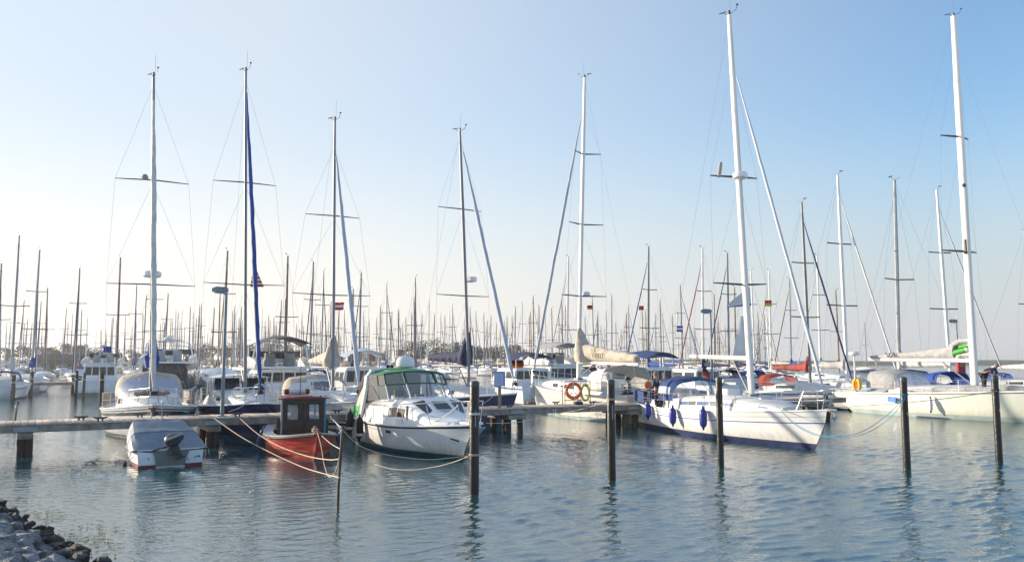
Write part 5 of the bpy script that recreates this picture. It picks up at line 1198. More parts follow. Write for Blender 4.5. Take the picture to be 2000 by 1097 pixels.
# ================================================================ the crowd of masts
COVERS = {'blue': BLUEC, 'cream': CREAMC, 'navy': NAVYC, 'grey': GREYC, 'red': REDC, 'white': WHITEC}
MASTM = {'pale': mat('mast_dull', (.34, .35, .36), .5, .1, var=.15), 'white': MASTW, 'grey': mat('mast_dark', (.22, .23, .25), .5, .1, var=.2), 'brown': mat('mast_umber', (.25, .165, .12), .6, var=.25)}
def fleet_proto(L, H, mm, cover, furl, hullm=WHITE, hoodm=None, spr=2, side=1, far=False):
    """one boat of the crowd, built at the origin: hull > deck, cabin; mast > spreaders, wires; cover; furled headsail"""
    o = thing('sailboat', '', 'sailboat'); B = L * .33
    h = Hull(L, B, (L * .10, L * .105, L * .14), tr=.7, rb=.7, rs=.3, boot=.12, side=hullm, bottom=ABLUE, nu=9, stripes=((.72, .80, BLUE if hullm is WHITE else WHITE),))
    h.build(o); h.deck(o, rail_r=.03)
    trunk(o, [(-L * .32, B * .34, L * .10, .28), (-L * .1, B * .36, L * .105, .45), (L * .1, B * .32, L * .11, .45), (L * .32, B * .12, L * .12, .1)], windows=((.3, .6, .3, .72, 0),))
    mx = L * .09; zd = L * .11 + .42; r = L * .0116
    mb = MB(); mb.tube([(mx - .018 * H * k, 0, lerp(zd, H, k)) for k in (0, .3, .6, .8, 1)], [r, r, r, r * .85, r * .65], MASTM[mm], 7)
    f = lambda k: V(mx - .018 * H * k, 0, lerp(zd, H, k))
    ks = (.36, .66) if spr == 2 else (.5,)
    tips = []
    for k in ks:
        w = B * (.34 if k < .6 else .27); mb.tube([f(k) + V(-.15, w, .04), f(k), f(k) + V(-.15, -w, .04)], r * .36, DGREY, 5); tips.append(w)
    t = f(1); mb.tube([t, t + V(.2, .1, .22)], .012, DGREY, 4); mb.tube([t + V(.12, .06, .24), t + V(.3, .14, .22)], .03, BLACK, 5); mb.tube([t, t + V(-.25, -.12, .12)], .010, DGREY, 4)
    mb.build('mast', o)
    wr = .007
    w = []
    for sd in (1, -1):
        w.append([h.gun(mx - .3, sd, .1)] + [f(k) + V(-.15, sd * tw, .04) for k, tw in zip(ks, tips)] + [f(.97)])
    w.append([f(.99), V(-L / 2 + .1, 0, L * .10)]); 
    if not furl: w.append([f(.93), V(L / 2 - .1, 0, L * .14)])
    wires(o, w, wr)
    if cover: sail_bag(o, mx - .1, mx - L * .38, zd + .75, zd + .85, .55, .2, .18, COVERS[cover], collar=(1.1, .28, .8), N=10, wr=.05, seed=int(H * 10))
    else:
        b = MB(); b.tube([(mx - .1, 0, zd + .8), (mx - L * .38, 0, zd + .9)], .06, MASTM[mm], 7); b.build('boom', o)
    if furl: furled(o, f(.90) + V(.05, 0, 0), V(L / 2 - .2, 0, L * .14 + .3), .055, COVERS[furl])
    if hoodm: hood(o, -L * .30, -L * .2, -L * .06, B * .36, L * .105 + .3, .75, COVERS[hoodm], VINYL)
    p = MB()
    for sd in (1, -1):
        xs = [lerp(-L * .46, L * .47, i / 6) for i in range(7)]; p.tube([h.gun(x, sd, .05, .58) for x in xs], .012, STEEL, 4)
        for x in xs: p.tube([h.gun(x, sd, .05), h.gun(x, sd, .05, .58)], .014, STEEL, 4)
    p.build('guard_rail', o, 60)
    o['h'] = H; o['mx'] = mx - .018 * H; o['L'] = L; o['mm'] = mm; o['cover'] = cover or ''; o['furl'] = furl or ''
    return o
SPEC = [(10.0, 13.6, 'pale', 'blue', 'navy', WHITE, None, 2), (9.0, 12.2, 'grey', 'cream', None, WHITE, 'grey', 1), (10.6, 14.6, 'white', 'grey', 'white', WHITE, None, 2),
        (8.6, 11.6, 'brown', 'navy', None, MATS['gelcoat_ivory'], None, 1), (9.6, 13.0, 'grey', None, 'navy', NAVY, 'blue', 2), (11.2, 15.2, 'white', 'cream', 'grey', WHITE, 'navy', 2),
        (9.2, 12.6, 'pale', 'white', None, WHITE, 'blue', 1), (10.2, 13.8, 'grey', 'blue', 'blue', WHITE, 'grey', 2), (8.8, 12.0, 'brown', 'cream', 'cream', WHITE, None, 2),
        (10.0, 13.4, 'white', 'navy', 'red', WHITE, 'navy', 2), (9.4, 12.8, 'grey', 'red', 'navy', WHITE, 'red', 2), (9.0, 12.4, 'brown', None, 'grey', NAVY, None, 1)]
PROTO = [fleet_proto(*s) for s in SPEC]; used = set()
MEAS = [(5, 515), (37, 460), (75, 488), (157, 525), (237, 503), (13, 627), (21, 634), (31, 585), (45, 589), (53, 624), (48, 632), (62, 630), (79, 589), (83, 636), (95, 563), (90, 629), (128, 604), (133, 630), (143, 614), (161, 606), (171, 622),
        (196, 646), (200, 645), (206, 641), (228, 627), (245, 616), (267, 558), (259, 638), (256, 656), (281, 614), (284, 578), (307, 517), (310, 652), (315, 633), (327, 574), (334, 624), (338, 628), (345, 607), (351, 630), (356, 606), (361, 639),
        (373, 600), (383, 622), (390, 597), (393, 594), (396, 656), (406, 651), (411, 660), (417, 602), (430, 574), (441, 490), (455, 608), (458, 600), (462, 638), (466, 622), (471, 600), (475, 625), (512, 602), (518, 628), (524, 617), (538, 634), (541, 636),
        (548, 586), (557, 585), (564, 501), (589, 613), (593, 638), (610, 512), (613, 618), (618, 618), (621, 643), (630, 530), (646, 590), (662, 600), (673, 607), (691, 565), (705, 533), (711, 610), (716, 630), (722, 626), (736, 621), (742, 599), (746, 606), (757, 554),
        (766, 611), (778, 605), (782, 640), (793, 621), (805, 613), (810, 583), (813, 543), (837, 589), (848, 614), (860, 614), (869, 618), (876, 602), (883, 596), (910, 610), (917, 602), (930, 610), (946, 614), (958, 618), (984, 628), (990, 620), (1000, 618), (1006, 600),
        (1021, 592), (1041, 581), (1037, 612), (1054, 598), (1065, 622), (1078, 603), (1097, 590), (1108, 502), (1104, 598), (1143, 620), (1158, 582), (1166, 621), (1169, 610), (1195, 578), (1202, 630), (1213, 644), (1226, 598), (1265, 482), (1254, 604), (1261, 608), (1288, 588), (1313, 616),
        (1328, 558), (1322, 596), (1371, 486), (1394, 576), (1421, 495), (1416, 638), (1349, 642), (1358, 646), (1436, 562), (1466, 529), (1503, 529), (1542, 546), (1565, 395), (1598, 500), (1631, 568), (1633, 340), (1688, 632), (1745, 350), (1832, 370), (1999, 450)]
FIX = {37: (6, -1), 75: (0, -1), 441: (8, -1), 564: (3, -1), 610: (4, -1), 630: (0, 1), 705: (4, -1), 757: (0, 1), 813: (1, 1), 1108: (5, -1), 1265: (7, -1), 1371: (9, -1), 1421: (4, -1), 1503: (5, -1), 1542: (0, -1), 1598: (2, -1), 1565: (10, 1), 1633: (2, 1), 1745: (6, -1), 1832: (5, 1), 1999: (6, 1), 1466: (2, 1), 1631: (3, 1), 1688: (11, 1)}
fr = random.Random(11); extra_px = []
for i in range(141):
    extra_px.append((fr.uniform(440, 1500) if i < 113 else fr.uniform(120, 440), 706 - 38 - 60 * fr.random() ** 1.25))
placed = []; FLEET = []
def clear(p, d, mn):
    for q, e, m_ in placed:
        if (p - q).length < mn + m_ and abs((p - q).dot(e)) < 9.5 and abs((p - q).dot(Vector((-e.y, e.x)))) < 3.1: return False
    return True
for k, (px, py) in enumerate(MEAS + extra_px):
    meas = k < len(MEAS); done = False
    for att in range(60):
        pi, dirn = FIX.get(px, (None, None)) if meas else (None, None)
        if pi is None: pi = fr.choice((0, 1, 2, 3, 3, 4, 5, 6, 7, 8, 8, 9, 10, 11, 11)); dirn = 1 if fr.random() < .62 else -1
        pr = PROTO[pi]; s = fr.uniform(.88, 1.12) if att or px not in FIX else 1.0
        if px in (37, 75): s = fr.uniform(.95, 1.05)
        H = pr['h'] * s; d = (H - CAM_H) * FPX / (HORIZON - py) * .992
        if d > 400 or d < 50: continue
        top = at(px, py, d); sign = dirn
        e = Vector((.44, -.898)) if px < 1480 else Vector((.32, -.947)); e = e * sign
        rot = fr.uniform(-.06, .06); e = Vector((e.x * math.cos(rot) - e.y * math.sin(rot), e.x * math.sin(rot) + e.y * math.cos(rot)))
        mid = Vector((top.x, top.y)) - e * pr['mx'] * s
        if d < 62 and px < 1450: continue
        if clear(mid, d, 0) or (att > 50 and d > 120): done = True; break
    if not done: continue
    placed.append((mid, e, 0))
    if pi in used:
        o = pr.copy(); COL.objects.link(o)
        for ch in pr.children:
            if d > 110 and ch.name.split('.')[0] in ('guard_rail',): continue
            if d > 200 and ch.name.split('.')[0] in ('sprayhood',): continue
            c = ch.copy(); COL.objects.link(c); c.parent = o
            if d < 130:
                for g in ch.children: e2 = g.copy(); COL.objects.link(e2); e2.parent = c
    else: o = pr; used.add(pi)
    o.location = (mid.x, mid.y, 0); o.rotation_euler = (R(fr.uniform(-.7, .7)), 0, math.atan2(e.y, e.x)); o.scale = (s, s, s)
    FLEET.append((px, py, d, o))
for i, pr in enumerate(PROTO):
    if i not in used:
        for ch in list(pr.children_recursive): bpy.data.objects.remove(ch, do_unlink=True)
        bpy.data.objects.remove(pr, do_unlink=True)
LM = [(-30, 'the left picture edge'), (210, 'the flybridge yacht'), (297, 'the blue covered mast'), (440, 'the grey lamp post'), (492, 'the royal blue furled sail'), (654, 'the mast above the red boat'), (770, "the cruiser's white radome"), (900, 'the navy sail cover'),
      (975, 'the notice board'), (1136, 'the cream lettered cover'), (1388, 'the right hand lamp post'), (1450, 'the tallest mast'), (1565, 'the red covered boom'), (1768, 'the post with blue rope'), (1890, "the cream yacht's mast")]
SH = {'the left picture edge': 'picture edge', 'the flybridge yacht': 'flybridge yacht', 'the blue covered mast': 'blue covered mast', 'the grey lamp post': 'grey lamp', 'the royal blue furled sail': 'royal blue sail', 'the mast above the red boat': 'grey covered mast', "the cruiser's white radome": 'white radome',
      'the navy sail cover': 'navy cover', 'the notice board': 'notice board', 'the cream lettered cover': 'cream cover', 'the right hand lamp post': 'second lamp', 'the tallest mast': 'tallest mast', 'the red covered boom': 'red boom', 'the post with blue rope': 'blue rope post', "the cream yacht's mast": "cream yacht's mast"}
ORD = ['first', 'second', 'third', 'fourth', 'fifth', 'sixth', 'seventh', 'eighth', 'ninth', 'tenth', 'eleventh', 'twelfth', 'thirteenth', 'fourteenth', 'fifteenth', 'sixteenth', 'seventeenth', 'eighteenth', 'nineteenth', 'twentieth']
big = sorted([f for f in FLEET if f[1] < 608]); small = [f for f in FLEET if f[1] >= 608]
cnt = {}
for px, py, d, o in big:
    lm = min(LM, key=lambda l: abs(l[0] - px)); side = 'left' if px < lm[0] else 'right'; cnt.setdefault((lm[1], side), []).append((abs(px - lm[0]), o))
for (nm, side), lst in cnt.items():
    lst.sort(key=lambda t: t[0])
    for i, (dd, o) in enumerate(lst):
        o['label'] = f"{o['mm']} masted sailboat, {ORD[i]} tall mast {side} of {nm}"; o['group'] = 'sailing boats in the crowd beyond the pier'
for px, py, d, o in small:
    a = [l for l in LM if l[0] <= px][-1]; b = [l for l in LM if l[0] > px]; b = b[0] if b else None
    o['label'] = f"far short-masted sailboat, between {SH[a[1]]} and {SH[b[1]]}" if b else 'distant sailboat with short mast at the right edge'
    o['group'] = f"short far masts right of {a[1]}"
for *_, o in FLEET:
    for kk in ('h', 'mx', 'L', 'mm', 'cover', 'furl'):
        if kk in o: del o[kk]
print('FLEET', len(FLEET), 'big', len(big), 'min d', min(f[2] for f in FLEET))

# ---------------------------------------------------------------- timber posts of the farther berths
wp = [(24, 733, 780, .155), (60, 726, 773, .15), (147, 724, 781, .10), (163, 727, 775, .11), (198, 727, 776, .17), (375, 726, 776, .17), (389, 724, 775, .17), (518, 726, 778, .14), (689, 722, 774, .15), (966, 724, 772, .12), (1010, 722, 770, .11), (1295, 720, 765, .11), (1312, 720, 766, .12), (1350, 722, 768, .13), (1384, 721, 768, .12), (1396, 721, 767, .08)]
for k, (px, yt, yb, r) in enumerate(wp):
    p = atz(px, yb, 0); top = at(px, yt, p.y).z; rr = random.Random(k)
    o = thing('timber_post', '', 'post', (p.x, p.y, 0), 0, 'weathered timber posts of the farther berths')
    b = MB(); m_ = WOODD if px in (147, 198, 518, 966, 1010, 1312, 1384, 1396, 1350) else WOODP
    b.tube([(0, 0, -1), (rr.uniform(-.03, .03), 0, .6), (rr.uniform(-.04, .04), 0, top - .04), (0, 0, top)], [r, r * .98, r * .94, r * .82], m_, 12); b.build('shaft', o)
    b = MB(); b.torus((0, 0, top * .7), r + .01, .018, ROPEW, 'z', 14, 5); b.torus((0, 0, top * .7 + .04), r + .01, .018, ROPEW, 'z', 14, 5); b.build('rope_band', o)
    near = {24: 'weathered timber post at the left edge, before the white yacht', 60: 'second weathered timber post from the left edge', 147: 'thin dark post, left one of the pair before the flybridge yacht', 163: 'greenish post, right one of the pair before the flybridge yacht', 198: 'dark post standing beside the tinted hood sloop bow', 375: 'dark post, left one of the pair right of the tinted hood sloop', 389: 'mossy post, right one of the pair right of the tinted hood sloop',
            518: 'dark post behind the royal blue furled sail', 689: 'greenish post before the cream motor cruiser', 966: 'dark post just left of the notice board', 1010: 'dark post in front of the orange fendered yacht', 1295: 'thin timber post behind the man in the dark jacket', 1312: 'dark post behind the blue hood, second of its row', 1350: 'dark post behind the middle of the blue hood', 1384: 'dark post behind the right end of the blue hood', 1396: 'thinnest dark post right of the blue hood'}[px]
    o['label'] = near
def far_pier(x0, y0, x1, y1, label):
    a = Vector((x0, y0)); b = Vector((x1, y1)); L = (b - a).length
    o = thing('far_pier', label, 'pier', (x0, y0, 0), math.atan2((b - a).y, (b - a).x), 'piers of the farther berths')
    d = MB(); d.box((L / 2, 0, .95), (L, 1.6, .06), PLANK); d.build('deck', o); d = MB(); d.box((L / 2, -.72, .82), (L, .10, .20), BEAM); d.build('edge_beam', o); d = MB(); d.box((L / 2, .72, .82), (L, .10, .20), BEAM); d.build('edge_beam', o)
    n = int(L / 7)
    for i in range(n + 1):
        for y in (-.6, .6): d = MB(); d.tube([(i * 7, y, -1), (i * 7, y, .75)], .15, WOODD, 8); d.build('pile', o)
far_pier(-52, 68.5, -24, 84.5, 'low timber pier at the left, behind the two timber posts')
far_pier(9, 68, 34, 82, 'low timber pier far behind the blue hooded sloop')

# ---------------------------------------------------------------- far shore, trees and hut
def far_land():
    rr = random.Random(5); N = 300
    b = MB(); G = mat('shore_grass', (.085, .10, .045), .9, var=.3, scale=.05)
    rows = []
    for i in range(N + 1):
        x = lerp(-1400, 1500, i / N); y0 = 640 + 30 * math.sin(x * .004); hh = 2.6 + .8 * math.sin(x * .013) + .7 * math.sin(x * .041 + 1) + rr.uniform(-.2, .3)
        rows.append([(x, y0, -.5), (x, y0 + 6, .6), (x, y0 + 40, hh), (x, y0 + 160, hh + 1.2), (x, y0 + 500, -.5)])
    b.loft(rows, G, closed=False); o = b.build('far_shore'); o['kind'] = 'structure'
    b = MB(); rows = []
    for i in range(81):
        x = lerp(-420, 30, i / 80); y0 = 345 + 6 * math.sin(x * .03)
        rows.append([(x, y0, -.5), (x, y0 + 2, .7), (x, y0 + 30, 1.2), (x, y0 + 250, 1.2), (x, y0 + 255, -.5)])
    b.loft(rows, G, closed=False); o = b.build('wooded_bank'); o['kind'] = 'structure'
far_land()
def treeline():
    rg = np.random.default_rng(9); LEAF = mat('far_foliage', (.048, .082, .036), .8, var=.45, scale=.25); BARK = mat('bark', (.08, .06, .045), .9)
    V_, F_ = [], []
    trees = []
    for i in range(150):
        px = rg.uniform(165, 1108) if i < 125 else rg.uniform(-40, 180)
        y = rg.uniform(352, 430); x = (px - CX) / FPX * y
        env = 9.0 + 3.0 * math.sin(px * .016) + 2.0 * math.sin(px * .045 + 1)
        if px < 180: env *= .85
        trees.append((x, y, max(4.5, env * rg.uniform(.7, 1.1))))
    for (x, y, H) in trees:
        n = 430; lobes = [(rg.normal(0, .16 * H), rg.normal(0, .15 * H), rg.uniform(.38, .92) * H, rg.uniform(.11, .20) * H) for _ in range(11)]
        for _ in range(n):
            lx, ly, lz, lr = lobes[rg.integers(len(lobes))]; v = rg.normal(0, 1, 3); v /= np.linalg.norm(v); r_ = lr * rg.uniform(.55, 1.05)
            c = np.array([x + lx, y + ly, 1.0 + lz]) + v * r_ * np.array([1, 1, .8]); s_ = rg.uniform(.16, .40)
            a = rg.normal(0, 1, 3); a /= np.linalg.norm(a); b_ = np.cross(a, rg.normal(0, 1, 3)); b_ /= np.linalg.norm(b_)
            k = len(V_); V_ += [tuple(c - a * s_ - b_ * s_ * .6), tuple(c + a * s_ - b_ * s_ * .5), tuple(c + a * s_ * .8 + b_ * s_ * .6), tuple(c - a * s_ * .9 + b_ * s_ * .5)]; F_.append([k, k + 1, k + 2, k + 3])
    mb = MB(); mb.add(V_, F_, LEAF)
    for (x, y, H) in trees: mb.tube([(x, y, .8), (x + .1, y, H * .35), (x, y, H * .7)], [.22, .16, .06], BARK, 5)
    o = mb.build('treeline'); o['kind'] = 'stuff'; o['label'] = 'hazy green wood along the far bank behind the masts'; o['category'] = 'wood'
treeline()
def hut():
    Y = 190; q = ((122 - CX) / FPX * Y, Y); o = thing('harbour_hut', 'low brown roofed harbour building far behind the masts at the left', 'building', (q[0], q[1], 0), R(12))
    w = MB(); w.box((0, 0, 1.7), (8.4, 5, 3.4), mat('hut_wall', (.30, .24, .18), .8)); w.build('wall', o)
    r = MB(); r.loft([[(x, y, z) for y, z in ((-3.2, 2.9), (-3.2, 3.1), (0, 4.6), (3.2, 3.1), (3.2, 2.9), (0, 4.4))] for x in (-4.8, 4.8)], mat('hut_roof', (.20, .13, .10), .8), True, True, True); r.build('roof', o)
    for x in (-2.6, -.9, .9, 2.6): g = MB(); g.box((x, -2.52, 1.9), (.9, .06, 1.1), GLASS); g.build('window', o)
    p = MB(); p.box((0, 0, -.2), (10, 7, .6), BEAM); p.build('base', o)
hut()

# ================================================================ stones of the bank at the lower left
def bank():
    a = V(-10.35, 16.4, 0); b = V(-3.2, 8.6, 0); t = (b - a).normalized(); n = V(-t.y, t.x, 0)
    if n.x > 0: n = -n                         # up the bank, away from the water
    e = MB(); MUD = mat('bank_earth', (.05, .048, .042), .95, var=.4, scale=2)
    rows = []
    for i in range(31):
        p = a - t * 5 + t * (22 * i / 30); rows.append([p - n * .9 + V(0, 0, -.6), p + V(0, 0, -.06), p + n * 1.2 + V(0, 0, .40), p + n * 3.2 + V(0, 0, 1.02), p + n * 4.6 + V(0, 0, 1.25), p + n * 12 + V(0, 0, 1.3)])
    e.loft(rows, MUD, closed=False); o = e.build('embankment'); o['kind'] = 'structure'
    import bmesh
    def stone_mat():
        m = bpy.data.materials.new('bank_stone'); m.use_nodes = True; nt = m.node_tree; bs = nt.nodes['Principled BSDF']; bs.inputs['Roughness'].default_value = .72
        tc = nt.nodes.new('ShaderNodeTexCoord'); oi = nt.nodes.new('ShaderNodeObjectInfo')
        nz = nt.nodes.new('ShaderNodeTexNoise'); nz.inputs['Scale'].default_value = 5; nz.inputs['Detail'].default_value = 9; nz.inputs['Roughness'].default_value = .7; nt.links.new(tc.outputs['Object'], nz.inputs['Vector'])
        r1 = nt.nodes.new('ShaderNodeValToRGB'); r1.color_ramp.elements[0].position = .32; r1.color_ramp.elements[0].color = (.13, .14, .15, 1); r1.color_ramp.elements[1].position = .68; r1.color_ramp.elements[1].color = (.70, .72, .75, 1)
        nt.links.new(nz.outputs['Fac'], r1.inputs[0])
        r2 = nt.nodes.new('ShaderNodeValToRGB'); r2.color_ramp.elements[0].color = (.62, .66, .72, 1); r2.color_ramp.elements[1].color = (1.0, .93, .84, 1); nt.links.new(oi.outputs['Random'], r2.inputs[0])
        mx = nt.nodes.new('ShaderNodeMix'); mx.data_type = 'RGBA'; mx.blend_type = 'MULTIPLY'; mx.inputs['Factor'].default_value = 1; nt.links.new(r1.outputs[0], mx.inputs[6]); nt.links.new(r2.outputs[0], mx.inputs[7])
        # wet and weedy below the splash line
        ge = nt.nodes.new('ShaderNodeNewGeometry'); sp = nt.nodes.new('ShaderNodeSeparateXYZ'); nt.links.new(ge.outputs['Position'], sp.inputs[0])
        mr = nt.nodes.new('ShaderNodeMapRange'); mr.inputs[1].default_value = .06; mr.inputs[2].default_value = .24; nt.links.new(sp.outputs['Z'], mr.inputs[0])
        m2 = nt.nodes.new('ShaderNodeMix'); m2.data_type = 'RGBA'; m2.inputs[6].default_value = (.028, .024, .022, 1); nt.links.new(mr.outputs[0], m2.inputs['Factor']); nt.links.new(mx.outputs[2], m2.inputs[7]); nt.links.new(m2.outputs[2], bs.inputs['Base Color'])
        n2 = nt.nodes.new('ShaderNodeTexNoise'); n2.inputs['Scale'].default_value = 14; n2.inputs['Detail'].default_value = 8; nt.links.new(tc.outputs['Object'], n2.inputs['Vector'])
        bp = nt.nodes.new('ShaderNodeBump'); bp.inputs['Strength'].default_value = 1.0; bp.inputs['Distance'].default_value = .07; nt.links.new(n2.outputs['Fac'], bp.inputs['Height']); nt.links.new(bp.outputs[0], bs.inputs['Normal'])
        return m
    SM = stone_mat(); rr = random.Random(21); meshes = []
    for k in range(12):
        bm = bmesh.new()
        ax = (rr.uniform(.8, 1.3), rr.uniform(.6, 1.0), rr.uniform(.42, .75))
        for _ in range(20):
            v = V(rr.gauss(0, 1), rr.gauss(0, 1), rr.gauss(0, 1)).normalized() * rr.uniform(.82, 1.0); bm.verts.new((v.x * ax[0], v.y * ax[1], v.z * ax[2]))
        bmesh.ops.convex_hull(bm, input=bm.verts[:]); loose = [v for v in bm.verts if not v.link_faces]; bmesh.ops.delete(bm, geom=loose, context='VERTS')
        bmesh.ops.bevel(bm, geom=bm.edges[:], offset=.028, segments=1, affect='EDGES', clamp_overlap=True)
        me = bpy.data.meshes.new('stone'); bm.to_mesh(me); bm.free(); me.materials.append(SM); me.polygons.foreach_set('use_smooth', [True] * len(me.polygons)); me.set_sharp_from_angle(angle=R(18)); meshes.append(me)
    spots = []
    L = (b - a).length
    for row in range(22):
        u = -.2 + row * .215
        q = -1.4 + rr.uniform(0, .3)
        while q < L + .3:
            size = rr.uniform(.10, .19) if row < 2 else rr.uniform(.11, .25)
            uu = u + rr.uniform(-.16, .16); p = a + t * q + n * uu
            z = max(-.02, .40 * uu / 1.2 if uu < 1.2 else .40 + (uu - 1.2) * .31)
            px = CX + p.x / max(p.y, .1) * FPX; py = HORIZON + (CAM_H - z) / max(p.y, .1) * FPX
            if p.y > 6 and -60 < px < 330 and py < 1135: spots.append((p.x, p.y, z, size))
            q += size * rr.uniform(1.1, 1.5)
    for (x, y, z, s) in spots:
        o = bpy.data.objects.new('stone', rr.choice(meshes)); COL.objects.link(o); o.location = (x, y, z + s * .22); o.rotation_euler = (rr.uniform(-.5, .5), rr.uniform(-.5, .5), rr.uniform(0, 6.28)); o.scale = (s, s * rr.uniform(.8, 1.1), s * rr.uniform(.8, 1.1))
        wet = z < .16
        tag(o, 'dark wet angular stone at the water line of the bank' if wet else 'grey blue angular stone lying higher on the dry bank', 'stone', 'wet stones along the water line' if wet else 'dry stones of the bank')
bank()
def weed():
    rr = random.Random(8); b = MB(); W = mat('drifting_weed', (.26, .22, .05), .8, var=.4, scale=8)
    for (px, py, w, n) in ((50, 978, .5, 16), (80, 996, .5, 12), (98, 1000, .4, 14), (96, 1012, .45, 26), (168, 1040, .9, 80), (180, 1057, .6, 40), (215, 1068, .4, 14), (200, 1083, .4, 10), (300, 1050, .3, 6), (40, 972, .4, 10)):
        c = atz(px, py, .012)
        for _ in range(n):
            x, y = c.x + rr.gauss(0, w * .4), c.y + rr.gauss(0, w * .5); q = rr.uniform(0, 6.28); l = rr.uniform(.03, .10)
            dx, dy = math.cos(q) * l, math.sin(q) * l; z = .02 + rr.uniform(0, .02)
            b.add([(x - dx, y - dy, z), (x + dy * .2, y - dx * .2, z + .006), (x + dx, y + dy, z), (x - dy * .2, y + dx * .2, z + .008)], [[0, 1, 2, 3]], W)
    o = b.build('seaweed'); o['kind'] = 'stuff'; o['label'] = 'yellow green seaweed drifting beside the stones'; o['category'] = 'seaweed'
weed()

# ================================================================ mooring ropes
def rope(label, pts, r=.016, m=ROPE, name='mooring_rope', group=None):
    r *= .66
    b = MB(); b.tube(pts, r, m, 6); o = b.build(name, None, 60); tag(o, label, 'rope', group); return o
stk = lambda z: V(STP.x + .05 * z / 1.56 - .0, STP.y, z)
def px_curve(pts, Y0, Y1, n=22):
    """smooth curve through pixel points, depth running from Y0 to Y1"""
    w = [at(px, py, lerp(Y0, Y1, i / (len(pts) - 1))) for i, (px, py) in enumerate(pts)]; out = []
    for i in range(len(w) - 1):
        p0, p1, p2, p3 = w[max(i - 1, 0)], w[i], w[i + 1], w[min(i + 2, len(w) - 1)]
        for k in range(6):
            t = k / 6; out.append(.5 * ((2 * p1) + (p2 - p0) * t + (2 * p0 - 5 * p1 + 4 * p2 - p3) * t * t + (3 * p1 - p0 - 3 * p2 + p3) * t ** 3))
    out.append(w[-1]); return out
rope('cream rope from the pier sagging low in front of the red boat bow', px_curve([(418, 816), (470, 852), (530, 884), (590, 911), (635, 925), (662, 932)], 27.0, 15.75), .018)
rope('cream rope from the pier lying across the red boat hull to the stake', px_curve([(466, 814), (505, 848), (550, 873), (600, 890), (640, 897), (662, 896)], 27.6, 15.75), .018)
rope('pale rope looping from the red boat bow post down to the steel stake', px_curve([(620, 845), (627, 870), (633, 905), (642, 930), (652, 925), (660, 905), (663, 890)], 23.6, 15.72), .015, ROPE)
rope('thin pale line from the red boat gunwale to the steel stake', px_curve([(628, 850), (645, 865), (664, 876)], 23.5, 15.72), .010, ROPEW)
rope('thin line from the pier edge down to the top of the steel stake', px_curve([(645, 812), (655, 824), (666, 834)], 28.6, 15.72), .010, ROPEW)
rope('cream rope sagging along the cruiser hull from the stake to the thick post', px_curve([(668, 838), (700, 868), (740, 884), (790, 893), (840, 897), (885, 893), (918, 889)], 15.7, 17.35), .012, ROPE)
rope('frayed cream rope hanging lower, tied to the thick post in front of the cruiser', px_curve([(728, 905), (765, 915), (805, 917), (850, 911), (885, 902), (918, 889)], 21.5, 17.35), .012, ROPE)
rope('thin white rope from the cruiser bow to the pier', px_curve([(950, 826), (1000, 825), (1040, 819), (1085, 808)], 24.0, 33.0), .012, ROPEW)
rope('cream rope from the pier up to the post beside the life ring', px_curve([(1085, 808), (1130, 800), (1165, 790), (1190, 782)], 33.2, 19.4), .012, ROPE)
rope('blue rope hanging from the white sloop bow to the mooring post', px_curve([(1520, 795), (1548, 823), (1590, 846), (1630, 851), (1680, 844), (1730, 812), (1768, 774)], 27.2, 21.6), .014, ROPEB, group='pair of blue bow ropes')
rope('blue rope hanging from the white sloop bow to the mooring post', px_curve([(1522, 796), (1552, 828), (1592, 849), (1632, 853), (1684, 848), (1736, 818), (1768, 778)], 27.1, 21.6), .013, ROPEB, group='pair of blue bow ropes')
rope('long charcoal rope along the cream yacht hull, from stern to right hand post', px_curve([(1625, 796), (1700, 791), (1771, 786), (1860, 776), (1948, 763)], 44.0, 22.9), .020, ROPEK)
rope('dark line from the dinghy stern to its float', px_curve([(274, 874), (262, 890), (245, 905)], 22.6, 22.0), .010, ROPEK)
rope('thin dark line slanting into the water right of the dinghy', px_curve([(396, 885), (418, 898), (440, 918)], 22.6, 21.2), .007, ROPEK)
f = MB(); f.lathe([(.02, -.05), (.06, 0), (.03, .06), (.02, .1)], (0, 0, 0), BLACK, 10); q = atz(244, 906, .02); tag(f.build('float', loc=q), 'tiny dark float on the dinghy stern line', 'float')
for (c, z, r, m, lab) in ((P1, 1.68, .102, ROPEW, 'white rope turns tied high round the thick post'), (P1, .82, .102, ROPE, 'cream rope turns tied low round the thick post'), (P2, 1.90, .096, ROPE, 'cream rope turns round the post beside the life ring'), (P4, 1.92, .094, ROPEB, 'blue rope turns round the post before the cream yacht'), (P5, 2.0, .092, ROPEK, 'charcoal rope turns round the right hand post')):
    b = MB(); band(b, c, r, m, z, 2); tag(b.build('rope_turns'), lab, 'rope')
# bow lines of the boats behind the pier
def bow_line(label, a, b, r=.011, m=ROPEW): rope(label, [V(*a), V(*a).lerp(V(*b), .5) - V(0, 0, .06), V(*b)], r, m)
bow_line('white bow rope of the navy striped sloop tied to the pier near the lamp', at(487, 783, 30.6), pier_pt(pier_t(452, 1.4), 1.4, DZ + .1))
bow_line('white bow rope of the grey covered sloop tied to the pier', at(660, 782, 32.5), pier_pt(pier_t(630, 1.3), 1.3, DZ + .1))
bow_line('white rope from the tinted hood sloop to the pier cleat', at(278, 785, 28.9), pier_pt(pier_t(215, .2), .2, DZ + .1))
bow_line('white rope from the navy sloop bow to the pier by the notice board', at(970, 766, 36.2), pier_pt(pier_t(940, 1.2), 1.2, DZ + .1))
bow_line('teal rope from the tinted hood sloop to the pier, right side', at(330, 787, 28.9), pier_pt(pier_t(376, 1.5), 1.5, DZ + .1), .012, ROPEB)
